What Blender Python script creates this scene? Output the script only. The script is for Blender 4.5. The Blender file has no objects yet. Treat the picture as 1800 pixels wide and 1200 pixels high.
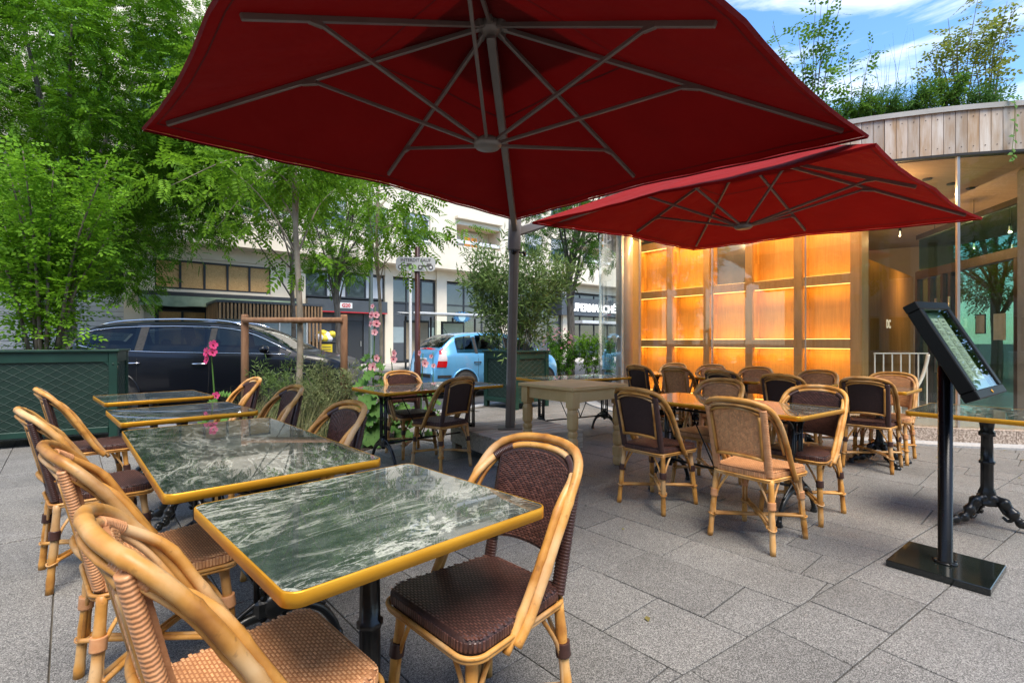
import bpy, math, random
import numpy as np
from mathutils import Vector, Matrix

# ------------------------------------------------------------------ camera, sky, sun, exposure
SC = bpy.context.scene
COL = SC.collection
R = math.radians
EYE = 1.20
FPX = 880.0          # focal length in photo pixels (1800 wide)
cam = bpy.data.cameras.new('camera'); cam_o = bpy.data.objects.new('camera', cam); COL.objects.link(cam_o)
cam.sensor_width = 36.0; cam.lens = FPX/1800*36
cam.clip_start = 0.02; cam.clip_end = 2000
cam_o.location = (0, 0, EYE); cam_o.rotation_euler = (R(90), 0, 0)
SC.camera = cam_o

SUN_EL, SUN_AZ = R(63), R(158)      # azimuth clockwise from +Y: the light comes from high up behind of the camera
wd = bpy.data.worlds.new('World'); SC.world = wd; wd.use_nodes = True
wn = wd.node_tree.nodes; wl = wd.node_tree.links
bg = wn['Background']; bg.inputs['Strength'].default_value = 0.15
sky = wn.new('ShaderNodeTexSky'); sky.sky_type = 'NISHITA'; sky.sun_disc = False
sky.sun_elevation = SUN_EL; sky.sun_rotation = SUN_AZ; sky.air_density = 1.0; sky.dust_density = 0.6; sky.ozone_density = 2.0
tc = wn.new('ShaderNodeTexCoord')
mp = wn.new('ShaderNodeMapping'); mp.inputs['Scale'].default_value = (1.2, 1.2, 6.5); mp.inputs['Location'].default_value = (0.3, 0.1, 1.75)
nz = wn.new('ShaderNodeTexNoise'); nz.inputs['Scale'].default_value = 2.1; nz.inputs['Detail'].default_value = 9; nz.inputs['Roughness'].default_value = 0.6
nz.inputs['Distortion'].default_value = 0.35
cr = wn.new('ShaderNodeValToRGB'); cr.color_ramp.elements[0].position = 0.47; cr.color_ramp.elements[1].position = 0.78
mx = wn.new('ShaderNodeMixRGB'); mx.inputs['Color2'].default_value = (5.2, 4.95, 4.65, 1)
ma = wn.new('ShaderNodeMath'); ma.operation = 'MULTIPLY'; ma.inputs[1].default_value = 0.75
wl.new(tc.outputs['Generated'], mp.inputs['Vector']); wl.new(mp.outputs['Vector'], nz.inputs['Vector'])
wl.new(nz.outputs['Fac'], cr.inputs['Fac']); wl.new(cr.outputs['Color'], ma.inputs[0]); wl.new(ma.outputs[0], mx.inputs['Fac'])
hs = wn.new('ShaderNodeHueSaturation'); hs.inputs['Saturation'].default_value = 1.2; hs.inputs['Value'].default_value = .74; wl.new(sky.outputs['Color'], hs.inputs['Color']); wl.new(hs.outputs['Color'], mx.inputs['Color1']); wl.new(mx.outputs['Color'], bg.inputs['Color'])

sl = bpy.data.lights.new('sun', 'SUN'); sl.energy = 1.9; sl.angle = R(32); sl.color = (1.0, 0.91, 0.79)
so = bpy.data.objects.new('sun', sl); COL.objects.link(so)
sdir = Vector((math.sin(SUN_AZ)*math.cos(SUN_EL), math.cos(SUN_AZ)*math.cos(SUN_EL), math.sin(SUN_EL)))
so.rotation_euler = (-sdir).to_track_quat('-Z', 'Y').to_euler(); so.location = (0, 0, 30)

SC.view_settings.view_transform = 'Standard'; SC.view_settings.look = 'None'
SC.view_settings.gamma = 1.0; SC.view_settings.use_curve_mapping = False
SC.view_settings.exposure = 1.72
SC.cycles.max_bounces = 6; SC.cycles.diffuse_bounces = 3; SC.cycles.glossy_bounces = 3; SC.cycles.transparent_max_bounces = 10; SC.cycles.caustics_reflective = False; SC.cycles.caustics_refractive = False
SC.cycles.sample_clamp_indirect = 4.0

rnd = random.Random(7)
npr = np.random.default_rng(11)

# ------------------------------------------------------------------ helpers
def px(x, y, d):            # a point at depth d seen at photo pixel (x, y): used only to work out positions
    return Vector(((x-900)/FPX*d, d, EYE-(y-600)/FPX*d))
def fl(x, y, h=0.0):        # a point at height h seen at photo pixel
    d = (EYE-h)*FPX/(y-600); return Vector(((x-900)/FPX*d, d, h))

class MB:
    def __init__(s): s.v = []; s.f = []; s.s = []
    def add(s, vs, fs, smooth=False, M=None):
        o = len(s.v)
        if M is not None: vs = [M @ Vector(p) for p in vs]
        s.v += [tuple(p) for p in vs]; s.f += [tuple(i+o for i in f) for f in fs]
        s.s += ([smooth]*len(fs) if isinstance(smooth, bool) else smooth)
        return s
    def box(s, c, d, M=None, b=0.0):
        cx, cy, cz = c; hx, hy, hz = d[0]/2, d[1]/2, d[2]/2
        if b <= 0:
            vs = [(cx+i*hx, cy+j*hy, cz+k*hz) for i in (-1,1) for j in (-1,1) for k in (-1,1)]
            return s.add(vs, [(0,1,3,2),(4,6,7,5),(0,4,5,1),(2,3,7,6),(0,2,6,4),(1,5,7,3)], False, M)
        b = min(b, hx*.9, hy*.9, hz*.9)
        vs = []; ix = {}
        for i in (-1,1):
            for j in (-1,1):
                for k in (-1,1):
                    for a in range(3):
                        p = [cx+i*(hx-b), cy+j*(hy-b), cz+k*(hz-b)]
                        p[a] += (i,j,k)[a]*b
                        ix[(i,j,k,a)] = len(vs); vs.append(tuple(p))
        fs = []
        for a in range(3):
            u, w = [(1,2),(2,0),(0,1)][a]
            for sg in (-1,1):
                q = []
                for (p, r) in ((-1,-1),(1,-1),(1,1),(-1,1)):
                    t = [0,0,0]; t[a] = sg; t[u] = p; t[w] = r; q.append(ix[(*t, a)])
                fs.append(tuple(q if sg > 0 else q[::-1]))
        for a in range(3):
            u, w = [(1,2),(2,0),(0,1)][a]
            for p in (-1,1):
                for r in (-1,1):
                    t0 = [0,0,0]; t1 = [0,0,0]; t0[a] = -1; t1[a] = 1; t0[u] = t1[u] = p; t0[w] = t1[w] = r
                    q = (ix[(*t0,u)], ix[(*t1,u)], ix[(*t1,w)], ix[(*t0,w)])
                    fs.append(q if p*r > 0 else q[::-1])
        for i in (-1,1):
            for j in (-1,1):
                for k in (-1,1):
                    q = (ix[(i,j,k,0)], ix[(i,j,k,1)], ix[(i,j,k,2)])
                    fs.append(q if i*j*k > 0 else q[::-1])
        return s.add(vs, fs, False, M)
    def tube(s, P, r, n=8, closed=False, caps=True, M=None, flat=1.0):
        P = [Vector(p) for p in P]; m = len(P)
        rs = [r]*m if not hasattr(r, '__len__') else list(r)
        T = []
        for i in range(m):
            a = P[i-1] if (i > 0 or closed) else P[i]; b = P[(i+1) % m] if (i < m-1 or closed) else P[i]
            t = b-a; T.append(t.normalized() if t.length > 1e-9 else Vector((0,0,1)))
        ref = Vector((0,0,1)) if abs(T[0].z) < .9 else Vector((1,0,0))
        nn = (ref - T[0]*ref.dot(T[0])).normalized()
        vs = []
        for i in range(m):
            nn = (nn - T[i]*nn.dot(T[i]))
            nn = nn.normalized() if nn.length > 1e-6 else T[i].orthogonal().normalized()
            bb = T[i].cross(nn)
            for k in range(n):
                a = 2*math.pi*k/n
                vs.append(P[i] + (nn*math.cos(a)*flat + bb*math.sin(a))*rs[i])
        fs = []
        for i in range(m if closed else m-1):
            j = (i+1) % m
            for k in range(n):
                fs.append((i*n+k, i*n+(k+1) % n, j*n+(k+1) % n, j*n+k))
        sm = [True]*len(fs)
        if caps and not closed:
            fs.append(tuple(range(n))[::-1]); fs.append(tuple(range((m-1)*n, m*n))); sm += [False, False]
        return s.add(vs, fs, sm, M)
    def lathe(s, prof, n=16, c=(0,0,0), M=None, smooth=True, flute=0, depth=0.0):
        vs = []; fs = []
        for (r, z) in prof:
            for k in range(n):
                a = 2*math.pi*k/n; rr = r*(1-depth*(0.5+0.5*math.cos(flute*a))) if flute else r
                vs.append((c[0]+rr*math.cos(a), c[1]+rr*math.sin(a), c[2]+z))
        m = len(prof)
        for i in range(m-1):
            for k in range(n):
                fs.append((i*n+k, i*n+(k+1) % n, (i+1)*n+(k+1) % n, (i+1)*n+k))
        sm = [smooth]*len(fs)
        fs.append(tuple(range(n))[::-1]); fs.append(tuple(range((m-1)*n, m*n))); sm += [False, False]
        return s.add(vs, fs, sm, M)
    def prism(s, poly, z0, z1, M=None):
        n = len(poly)
        vs = [(p[0], p[1], z0) for p in poly] + [(p[0], p[1], z1) for p in poly]
        fs = [tuple(range(n))[::-1], tuple(range(n, 2*n))] + [(i, (i+1) % n, n+(i+1) % n, n+i) for i in range(n)]
        return s.add(vs, fs, False, M)
    def grid(s, fn, nu, nv, smooth=True, M=None, flip=False):
        vs = [fn(i/nu, j/nv) for i in range(nu+1) for j in range(nv+1)]
        w = nv+1
        fs = [(i*w+j, (i+1)*w+j, (i+1)*w+j+1, i*w+j+1) for i in range(nu) for j in range(nv)]
        if flip: fs = [f[::-1] for f in fs]
        return s.add(vs, fs, smooth, M)
    def mesh(s, name):
        me = bpy.data.meshes.new(name); me.from_pydata(s.v, [], s.f)
        me.polygons.foreach_set('use_smooth', s.s); me.update(); return me

def link(o, parent=None):
    COL.objects.link(o)
    if parent is not None: o.parent = parent
    return o
def ob(name, mb, mat, parent=None):
    me = mb.mesh(name) if isinstance(mb, MB) else mb
    if mat is not None:
        if len(me.materials): me.materials[0] = mat
        else: me.materials.append(mat)
    return link(bpy.data.objects.new(name, me), parent)
def share(name, me, parent=None, M=None):
    o = link(bpy.data.objects.new(name, me), parent)
    if M is not None: o.matrix_local = M
    return o
def tag(o, label=None, cat=None, group=None, kind=None):
    if label: o['label'] = label
    if cat: o['category'] = cat
    if group: o['group'] = group
    if kind: o['kind'] = kind
    return o
def thing(name, label, cat, loc=(0,0,0), rz=0.0, group=None):
    o = link(bpy.data.objects.new(name, None)); o.empty_display_size = .2
    o.location = loc; o.rotation_euler = (0,0,rz)
    return tag(o, label, cat, group)
def copy_tree(o, parent=None):
    c = o.copy(); link(c, None); c.parent = parent
    for ch in list(o.children): copy_tree(ch, c)
    return c
def catmull(P, n=8, closed=False):
    P = [Vector(p) for p in P]; m = len(P); out = []
    rng = range(m) if closed else range(m-1)
    for i in rng:
        p0 = P[i-1] if (i > 0 or closed) else P[0]*2-P[1]
        p1 = P[i]; p2 = P[(i+1) % m]
        p3 = P[(i+2) % m] if (i+2 < m or closed) else P[-1]*2-P[-2]
        for k in range(n):
            t = k/n
            out.append(0.5*((2*p1)+(p2-p0)*t+(2*p0-5*p1+4*p2-p3)*t*t+(3*p1-p0-3*p2+p3)*t**3))
    if not closed: out.append(P[-1])
    return out
def rrect(w, h, r, n=5):
    out = []
    for (cx, cy, a0) in ((w/2-r, h/2-r, 0), (-w/2+r, h/2-r, 90), (-w/2+r, -h/2+r, 180), (w/2-r, -h/2+r, 270)):
        for k in range(n+1):
            a = R(a0+90*k/n); out.append((cx+r*math.cos(a), cy+r*math.sin(a)))
    return out
def arr_mesh(name, V, F, smooth=False):
    V = np.asarray(V, np.float32); F = np.asarray(F, np.int32); k = F.shape[1]
    me = bpy.data.meshes.new(name)
    me.vertices.add(len(V)); me.vertices.foreach_set('co', V.ravel())
    me.loops.add(F.size); me.loops.foreach_set('vertex_index', F.ravel())
    me.polygons.add(len(F)); me.polygons.foreach_set('loop_start', np.arange(0, F.size, k, dtype=np.int32))
    me.polygons.foreach_set('use_smooth', np.full(len(F), smooth))
    me.update(calc_edges=True); return me
def text_mesh(s, size, depth=.002, align='CENTER', bold=0.0):
    cu = bpy.data.curves.new('lettering', 'FONT'); cu.body = s; cu.size = size; cu.extrude = depth; cu.align_x = align; cu.align_y = 'CENTER'
    cu.resolution_u = 3; cu.offset = bold
    t = bpy.data.objects.new('lettering', cu); COL.objects.link(t)
    dg = bpy.context.evaluated_depsgraph_get()
    me = bpy.data.meshes.new_from_object(t.evaluated_get(dg)); me.materials.clear()
    bpy.data.objects.remove(t); bpy.data.curves.remove(cu)
    return me

# ------------------------------------------------------------------ materials
def newmat(name):
    m = bpy.data.materials.new(name); m.use_nodes = True
    return m, m.node_tree.nodes, m.node_tree.links, m.node_tree.nodes['Principled BSDF']
def c4(c): return (c[0], c[1], c[2], 1)
def mat(name, c1, c2=None, rough=.5, metal=0.0, nscale=8.0, stretch=(1,1,1), detail=4, lo=.35, hi=.65, bump=0.0, bscale=40.0, bstretch=None,
        spec=.5, coat=0.0, var=0.0, rough2=None, island=0.0):
    """colour noise between c1 and c2 in object space, optional bump, per-object brightness variation"""
    m, N, L, P = newmat(name)
    P.inputs['Roughness'].default_value = rough; P.inputs['Metallic'].default_value = metal
    P.inputs['Specular IOR Level'].default_value = spec; P.inputs['Coat Weight'].default_value = coat; P.inputs['Coat Roughness'].default_value = .05
    P.inputs['Base Color'].default_value = c4(c1)
    t = N.new('ShaderNodeTexCoord'); out = None
    info = N.new('ShaderNodeObjectInfo')
    vadd = N.new('ShaderNodeVectorMath'); vadd.operation = 'ADD'
    vs = N.new('ShaderNodeVectorMath'); vs.operation = 'SCALE'; vs.inputs['Scale'].default_value = 17.0
    cx = N.new('ShaderNodeCombineXYZ')
    for k in range(3): L.new(info.outputs['Random'], cx.inputs[k])
    L.new(cx.outputs[0], vs.inputs[0]); L.new(t.outputs['Object'], vadd.inputs[0]); L.new(vs.outputs[0], vadd.inputs[1])
    if c2 is not None:
        mp = N.new('ShaderNodeMapping'); mp.inputs['Scale'].default_value = stretch
        n = N.new('ShaderNodeTexNoise'); n.inputs['Scale'].default_value = nscale; n.inputs['Detail'].default_value = detail; n.inputs['Roughness'].default_value = .6
        r = N.new('ShaderNodeValToRGB'); r.color_ramp.elements[0].position = lo; r.color_ramp.elements[1].position = hi
        r.color_ramp.elements[0].color = c4(c1); r.color_ramp.elements[1].color = c4(c2)
        L.new(vadd.outputs[0], mp.inputs['Vector']); L.new(mp.outputs['Vector'], n.inputs['Vector']); L.new(n.outputs['Fac'], r.inputs['Fac'])
        out = r.outputs['Color']
        if rough2 is not None:
            mr = N.new('ShaderNodeMapRange'); mr.inputs['To Min'].default_value = rough; mr.inputs['To Max'].default_value = rough2
            L.new(n.outputs['Fac'], mr.inputs['Value']); L.new(mr.outputs[0], P.inputs['Roughness'])
    if var > 0 or island > 0:
        h = N.new('ShaderNodeHueSaturation')
        if out is not None: L.new(out, h.inputs['Color'])
        else: h.inputs['Color'].default_value = c4(c1)
        mr = N.new('ShaderNodeMapRange'); a = max(var, island); mr.inputs['To Min'].default_value = 1-a; mr.inputs['To Max'].default_value = 1+a
        if island > 0:
            g = N.new('ShaderNodeNewGeometry'); L.new(g.outputs['Random Per Island'], mr.inputs['Value'])
        else: L.new(info.outputs['Random'], mr.inputs['Value'])
        L.new(mr.outputs[0], h.inputs['Value']); out = h.outputs['Color']
    if out is not None: L.new(out, P.inputs['Base Color'])
    if bump > 0:
        mp2 = N.new('ShaderNodeMapping'); mp2.inputs['Scale'].default_value = bstretch or stretch
        n2 = N.new('ShaderNodeTexNoise'); n2.inputs['Scale'].default_value = bscale; n2.inputs['Detail'].default_value = 3
        b = N.new('ShaderNodeBump'); b.inputs['Strength'].default_value = bump; b.inputs['Distance'].default_value = .004
        L.new(vadd.outputs[0], mp2.inputs['Vector']); L.new(mp2.outputs['Vector'], n2.inputs['Vector']); L.new(n2.outputs['Fac'], b.inputs['Height']); L.new(b.outputs[0], P.inputs['Normal'])
    return m
def emit(name, c, s):
    m, N, L, P = newmat(name); P.inputs['Base Color'].default_value = c4(c); P.inputs['Emission Color'].default_value = c4(c); P.inputs['Emission Strength'].default_value = s
    return m
def leafmat(name, ca, cb, trans=.35, rough=.6):
    m, N, L, P = newmat(name); out = N['Material Output']
    g = N.new('ShaderNodeNewGeometry'); r = N.new('ShaderNodeValToRGB')
    r.color_ramp.elements[0].color = c4(ca); r.color_ramp.elements[1].color = c4(cb)
    t = N.new('ShaderNodeTexCoord'); n = N.new('ShaderNodeTexNoise'); n.inputs['Scale'].default_value = 1.3
    ad = N.new('ShaderNodeMath'); ad.operation = 'MULTIPLY_ADD'; ad.inputs[1].default_value = .55; 
    mu = N.new('ShaderNodeMath'); mu.operation = 'MULTIPLY_ADD'; mu.inputs[1].default_value = .9; mu.inputs[2].default_value = -.22
    L.new(t.outputs['Object'], n.inputs['Vector']); L.new(n.outputs['Fac'], mu.inputs[0]); L.new(g.outputs['Random Per Island'], ad.inputs[0]); L.new(mu.outputs[0], ad.inputs[2])
    L.new(ad.outputs[0], r.inputs['Fac']); L.new(r.outputs['Color'], P.inputs['Base Color'])
    P.inputs['Roughness'].default_value = rough; P.inputs['Specular IOR Level'].default_value = .15
    tr = N.new('ShaderNodeBsdfTranslucent'); L.new(r.outputs['Color'], tr.inputs['Color'])
    mxs = N.new('ShaderNodeMixShader'); mxs.inputs['Fac'].default_value = trans
    L.new(P.outputs[0], mxs.inputs[1]); L.new(tr.outputs[0], mxs.inputs[2]); L.new(mxs.outputs[0], out.inputs['Surface'])
    return m
def glassmat(name, tint=(.95,.97,.95), ior=1.5, rough=0.0, gtint=(1,1,1)):
    m, N, L, P = newmat(name); out = N['Material Output']; N.remove(P)
    tr = N.new('ShaderNodeBsdfTransparent'); tr.inputs['Color'].default_value = c4(tint)
    gl = N.new('ShaderNodeBsdfGlossy'); gl.inputs['Roughness'].default_value = rough; gl.inputs['Color'].default_value = c4(gtint)
    lw = N.new('ShaderNodeLayerWeight'); lw.inputs['Blend'].default_value = .5; f0 = ((ior-1)/(ior+1))**2
    pw = N.new('ShaderNodeMath'); pw.operation = 'POWER'; pw.inputs[1].default_value = 5.0; L.new(lw.outputs['Facing'], pw.inputs[0])
    fr = N.new('ShaderNodeMath'); fr.operation = 'MULTIPLY_ADD'; fr.inputs[1].default_value = 1-f0; fr.inputs[2].default_value = f0; L.new(pw.outputs[0], fr.inputs[0])
    mxs = N.new('ShaderNodeMixShader')
    L.new(fr.outputs[0], mxs.inputs['Fac']); L.new(tr.outputs[0], mxs.inputs[1]); L.new(gl.outputs[0], mxs.inputs[2]); L.new(mxs.outputs[0], out.inputs['Surface'])
    return m

def granite():
    m, N, L, P = newmat('granite'); P.inputs['Roughness'].default_value = .62; P.inputs['Specular IOR Level'].default_value = .35
    t = N.new('ShaderNodeTexCoord'); info = N.new('ShaderNodeObjectInfo'); g = N.new('ShaderNodeNewGeometry')
    v = N.new('ShaderNodeTexVoronoi'); v.inputs['Scale'].default_value = 330
    n1 = N.new('ShaderNodeTexNoise'); n1.inputs['Scale'].default_value = 190; n1.inputs['Detail'].default_value = 3
    n2 = N.new('ShaderNodeTexNoise'); n2.inputs['Scale'].default_value = 2.2; n2.inputs['Detail'].default_value = 5
    r = N.new('ShaderNodeValToRGB'); e = r.color_ramp.elements
    e[0].position = .32; e[0].color = (.050,.048,.044,1); e[1].position = .70; e[1].color = (.29,.279,.258,1)
    k = e.new(.5); k.color = (.125,.1205,.112,1)
    for q in (v, n1, n2): L.new(t.outputs['Object'], q.inputs['Vector'])
    ad = N.new('ShaderNodeMixRGB'); ad.inputs['Fac'].default_value = .55
    sep = N.new('ShaderNodeRGBToBW'); L.new(v.outputs['Color'], sep.inputs[0])
    L.new(n1.outputs['Fac'], ad.inputs['Color1']); L.new(sep.outputs[0], ad.inputs['Color2']); L.new(ad.outputs[0], r.inputs['Fac'])
    h = N.new('ShaderNodeHueSaturation'); L.new(r.outputs['Color'], h.inputs['Color'])
    a1 = N.new('ShaderNodeMath'); a1.operation = 'MULTIPLY_ADD'; a1.inputs[1].default_value = .22; a1.inputs[2].default_value = .76
    rp = N.new('ShaderNodeMath'); rp.operation = 'ADD'; L.new(info.outputs['Random'], rp.inputs[0]); L.new(g.outputs['Random Per Island'], rp.inputs[1])
    fr = N.new('ShaderNodeMath'); fr.operation = 'FRACT'; L.new(rp.outputs[0], fr.inputs[0]); L.new(fr.outputs[0], a1.inputs[0])
    a2 = N.new('ShaderNodeMath'); a2.operation = 'MULTIPLY_ADD'; a2.inputs[1].default_value = .55; L.new(n2.outputs['Fac'], a2.inputs[0]); L.new(a1.outputs[0], a2.inputs[2])
    L.new(a2.outputs[0], h.inputs['Value'])
    # warm worn stains
    n3 = N.new('ShaderNodeTexNoise'); n3.inputs['Scale'].default_value = .9; n3.inputs['Detail'].default_value = 6; L.new(t.outputs['Object'], n3.inputs['Vector'])
    r3 = N.new('ShaderNodeValToRGB'); r3.color_ramp.elements[0].position = .5; r3.color_ramp.elements[1].position = .78
    r3.color_ramp.elements[1].color = (.5,.5,.5,1); L.new(n3.outputs['Fac'], r3.inputs['Fac'])
    st = N.new('ShaderNodeMixRGB'); st.blend_type = 'MULTIPLY'; st.inputs['Color2'].default_value = (.62,.56,.48,1)
    L.new(r3.outputs['Color'], st.inputs['Fac']); L.new(h.outputs['Color'], st.inputs['Color1'])
    gv = N.new('ShaderNodeTexVoronoi'); gv.inputs['Scale'].default_value = 2.6; L.new(t.outputs['Object'], gv.inputs['Vector'])
    gr = N.new('ShaderNodeValToRGB'); gr.color_ramp.elements[0].position = .030; gr.color_ramp.elements[1].position = .042; gr.color_ramp.elements[0].color = (.42,.42,.42,1); gr.color_ramp.elements[1].color = (0,0,0,1); L.new(gv.outputs['Distance'], gr.inputs['Fac'])
    gm = N.new('ShaderNodeMixRGB'); gm.inputs['Color2'].default_value = (.05,.047,.043,1); L.new(gr.outputs['Color'], gm.inputs['Fac']); L.new(st.outputs[0], gm.inputs['Color1']); L.new(gm.outputs[0], P.inputs['Base Color'])
    b = N.new('ShaderNodeBump'); b.inputs['Strength'].default_value = .35; b.inputs['Distance'].default_value = .002
    L.new(ad.outputs[0], b.inputs['Height']); L.new(b.outputs[0], P.inputs['Normal'])
    return m
def marble():
    m, N, L, P = newmat('green_marble'); P.inputs['Roughness'].default_value = .25; P.inputs['Specular IOR Level'].default_value = .3
    P.inputs['Coat Weight'].default_value = 1.0; P.inputs['Coat Roughness'].default_value = .03; P.inputs['Coat IOR'].default_value = 1.62
    t = N.new('ShaderNodeTexCoord'); info = N.new('ShaderNodeObjectInfo')
    cx = N.new('ShaderNodeCombineXYZ')
    for k in range(3): L.new(info.outputs['Random'], cx.inputs[k])
    sc = N.new('ShaderNodeVectorMath'); sc.operation = 'SCALE'; sc.inputs['Scale'].default_value = 31; L.new(cx.outputs[0], sc.inputs[0])
    ad = N.new('ShaderNodeVectorMath'); ad.operation = 'ADD'; L.new(t.outputs['Object'], ad.inputs[0]); L.new(sc.outputs[0], ad.inputs[1])
    mp = N.new('ShaderNodeMapping'); mp.inputs['Scale'].default_value = (1.0, 2.1, 1); mp.inputs['Rotation'].default_value = (0,0,.6); L.new(ad.outputs[0], mp.inputs['Vector'])
    def noise(scale, det, ro, dist):
        n = N.new('ShaderNodeTexNoise'); n.inputs['Scale'].default_value = scale; n.inputs['Detail'].default_value = det; n.inputs['Roughness'].default_value = ro; n.inputs['Distortion'].default_value = dist
        L.new(mp.outputs[0], n.inputs['Vector']); return n.outputs['Fac']
    def op(o, *ins):
        q = N.new('ShaderNodeMath'); q.operation = o
        for i, v in enumerate(ins):
            if isinstance(v, (int, float)): q.inputs[i].default_value = v
            else: L.new(v, q.inputs[i])
        return q.outputs[0]
    def ridge(f, w):          # 1 on the level line of the noise, 0 a little way off it
        d = op('ABSOLUTE', op('SUBTRACT', f, .5)); q = N.new('ShaderNodeMapRange'); q.interpolation_type = 'SMOOTHSTEP'; q.inputs['From Min'].default_value = 0; q.inputs['From Max'].default_value = w; q.inputs['To Min'].default_value = 1; q.inputs['To Max'].default_value = 0
        L.new(d, q.inputs['Value']); return q.outputs[0]
    def band(f, lo, hi):
        q = N.new('ShaderNodeMapRange'); q.interpolation_type = 'SMOOTHSTEP'; q.inputs['From Min'].default_value = lo; q.inputs['From Max'].default_value = hi; L.new(f, q.inputs['Value']); return q.outputs[0]
    big = noise(1.5, 3, .5, .5); fine = noise(9.0, 12, .78, .6)
    zone = band(big, .38, .60)
    v1 = op('MULTIPLY', ridge(noise(2.3, 9, .66, 1.0), .030), op('MULTIPLY_ADD', zone, .75, .25))
    v2 = op('MULTIPLY', ridge(noise(5.2, 8, .66, 1.4), .022), zone)
    cloud = op('MULTIPLY', band(fine, .46, .66), op('MULTIPLY_ADD', zone, .36, .04))
    vein = op('MINIMUM', op('ADD', op('MAXIMUM', v1, op('MULTIPLY', v2, .7)), cloud), 1.0)
    r = N.new('ShaderNodeValToRGB'); r.color_ramp.elements[0].position = .30; r.color_ramp.elements[1].position = .72; r.color_ramp.elements[0].color = (.010,.018,.016,1); r.color_ramp.elements[1].color = (.065,.085,.075,1); L.new(fine, r.inputs['Fac'])
    mx2 = N.new('ShaderNodeMixRGB'); mx2.inputs['Color2'].default_value = (.46,.47,.39,1); L.new(vein, mx2.inputs['Fac']); L.new(r.outputs['Color'], mx2.inputs['Color1']); L.new(mx2.outputs[0], P.inputs['Base Color'])
    sm = N.new('ShaderNodeTexNoise'); sm.inputs['Scale'].default_value = 5; sm.inputs['Detail'].default_value = 5; L.new(ad.outputs[0], sm.inputs['Vector'])
    mr = N.new('ShaderNodeMapRange'); mr.inputs['To Min'].default_value = .0; mr.inputs['To Max'].default_value = .035; L.new(sm.outputs['Fac'], mr.inputs['Value']); L.new(mr.outputs[0], P.inputs['Coat Roughness'])
    return m
def rattan():
    m, N, L, P = newmat('rattan_cane'); P.inputs['Roughness'].default_value = .44; P.inputs['Specular IOR Level'].default_value = .4
    t = N.new('ShaderNodeTexCoord'); info = N.new('ShaderNodeObjectInfo')
    cx = N.new('ShaderNodeCombineXYZ')
    for k in range(3): L.new(info.outputs['Random'], cx.inputs[k])
    sc = N.new('ShaderNodeVectorMath'); sc.operation = 'SCALE'; sc.inputs['Scale'].default_value = 9; L.new(cx.outputs[0], sc.inputs[0])
    ad = N.new('ShaderNodeVectorMath'); ad.operation = 'ADD'; L.new(t.outputs['Object'], ad.inputs[0]); L.new(sc.outputs[0], ad.inputs[1])
    n = N.new('ShaderNodeTexNoise'); n.inputs['Scale'].default_value = 9; n.inputs['Detail'].default_value = 6; L.new(ad.outputs[0], n.inputs['Vector'])
    r = N.new('ShaderNodeValToRGB'); e = r.color_ramp.elements
    e[0].position = .28; e[0].color = (.30,.115,.022,1); e[1].position = .75; e[1].color = (.68,.38,.12,1); k = e.new(.5); k.color = (.54,.255,.055,1)
    L.new(n.outputs['Fac'], r.inputs['Fac'])
    n2 = N.new('ShaderNodeTexNoise'); n2.inputs['Scale'].default_value = 60; n2.inputs['Detail'].default_value = 3; L.new(ad.outputs[0], n2.inputs['Vector'])
    r2 = N.new('ShaderNodeValToRGB'); r2.color_ramp.elements[0].position = .62; r2.color_ramp.elements[1].position = .72; L.new(n2.outputs['Fac'], r2.inputs['Fac'])
    mxx = N.new('ShaderNodeMixRGB'); mxx.inputs['Color2'].default_value = (.20,.085,.025,1); L.new(r.outputs['Color'], mxx.inputs['Color1'])
    f = N.new('ShaderNodeMath'); f.operation = 'MULTIPLY'; f.inputs[1].default_value = .5; L.new(r2.outputs['Color'], f.inputs[0]); L.new(f.outputs[0], mxx.inputs['Fac'])
    n5 = N.new('ShaderNodeTexNoise'); n5.inputs['Scale'].default_value = 4.5; n5.inputs['Detail'].default_value = 5; L.new(ad.outputs[0], n5.inputs['Vector'])
    r5 = N.new('ShaderNodeValToRGB'); r5.color_ramp.elements[0].position = .50; r5.color_ramp.elements[1].position = .68; r5.color_ramp.elements[1].color = (.5,.5,.5,1); L.new(n5.outputs['Fac'], r5.inputs['Fac'])
    pale = N.new('ShaderNodeMixRGB'); pale.inputs['Color2'].default_value = (.60,.45,.29,1); L.new(r5.outputs['Color'], pale.inputs['Fac']); L.new(mxx.outputs[0], pale.inputs['Color1'])
    h = N.new('ShaderNodeHueSaturation'); mr = N.new('ShaderNodeMapRange'); mr.inputs['To Min'].default_value = .74; mr.inputs['To Max'].default_value = 1.2
    L.new(info.outputs['Random'], mr.inputs['Value']); L.new(mr.outputs[0], h.inputs['Value']); L.new(pale.outputs[0], h.inputs['Color']); L.new(h.outputs[0], P.inputs['Base Color'])
    mp = N.new('ShaderNodeMapping'); mp.inputs['Scale'].default_value = (90,90,18); L.new(ad.outputs[0], mp.inputs['Vector'])
    n3 = N.new('ShaderNodeTexNoise'); n3.inputs['Scale'].default_value = 1; L.new(mp.outputs[0], n3.inputs['Vector'])
    b = N.new('ShaderNodeBump'); b.inputs['Strength'].default_value = .25; b.inputs['Distance'].default_value = .002; L.new(n3.outputs['Fac'], b.inputs['Height']); L.new(b.outputs[0], P.inputs['Normal'])
    return m
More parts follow.
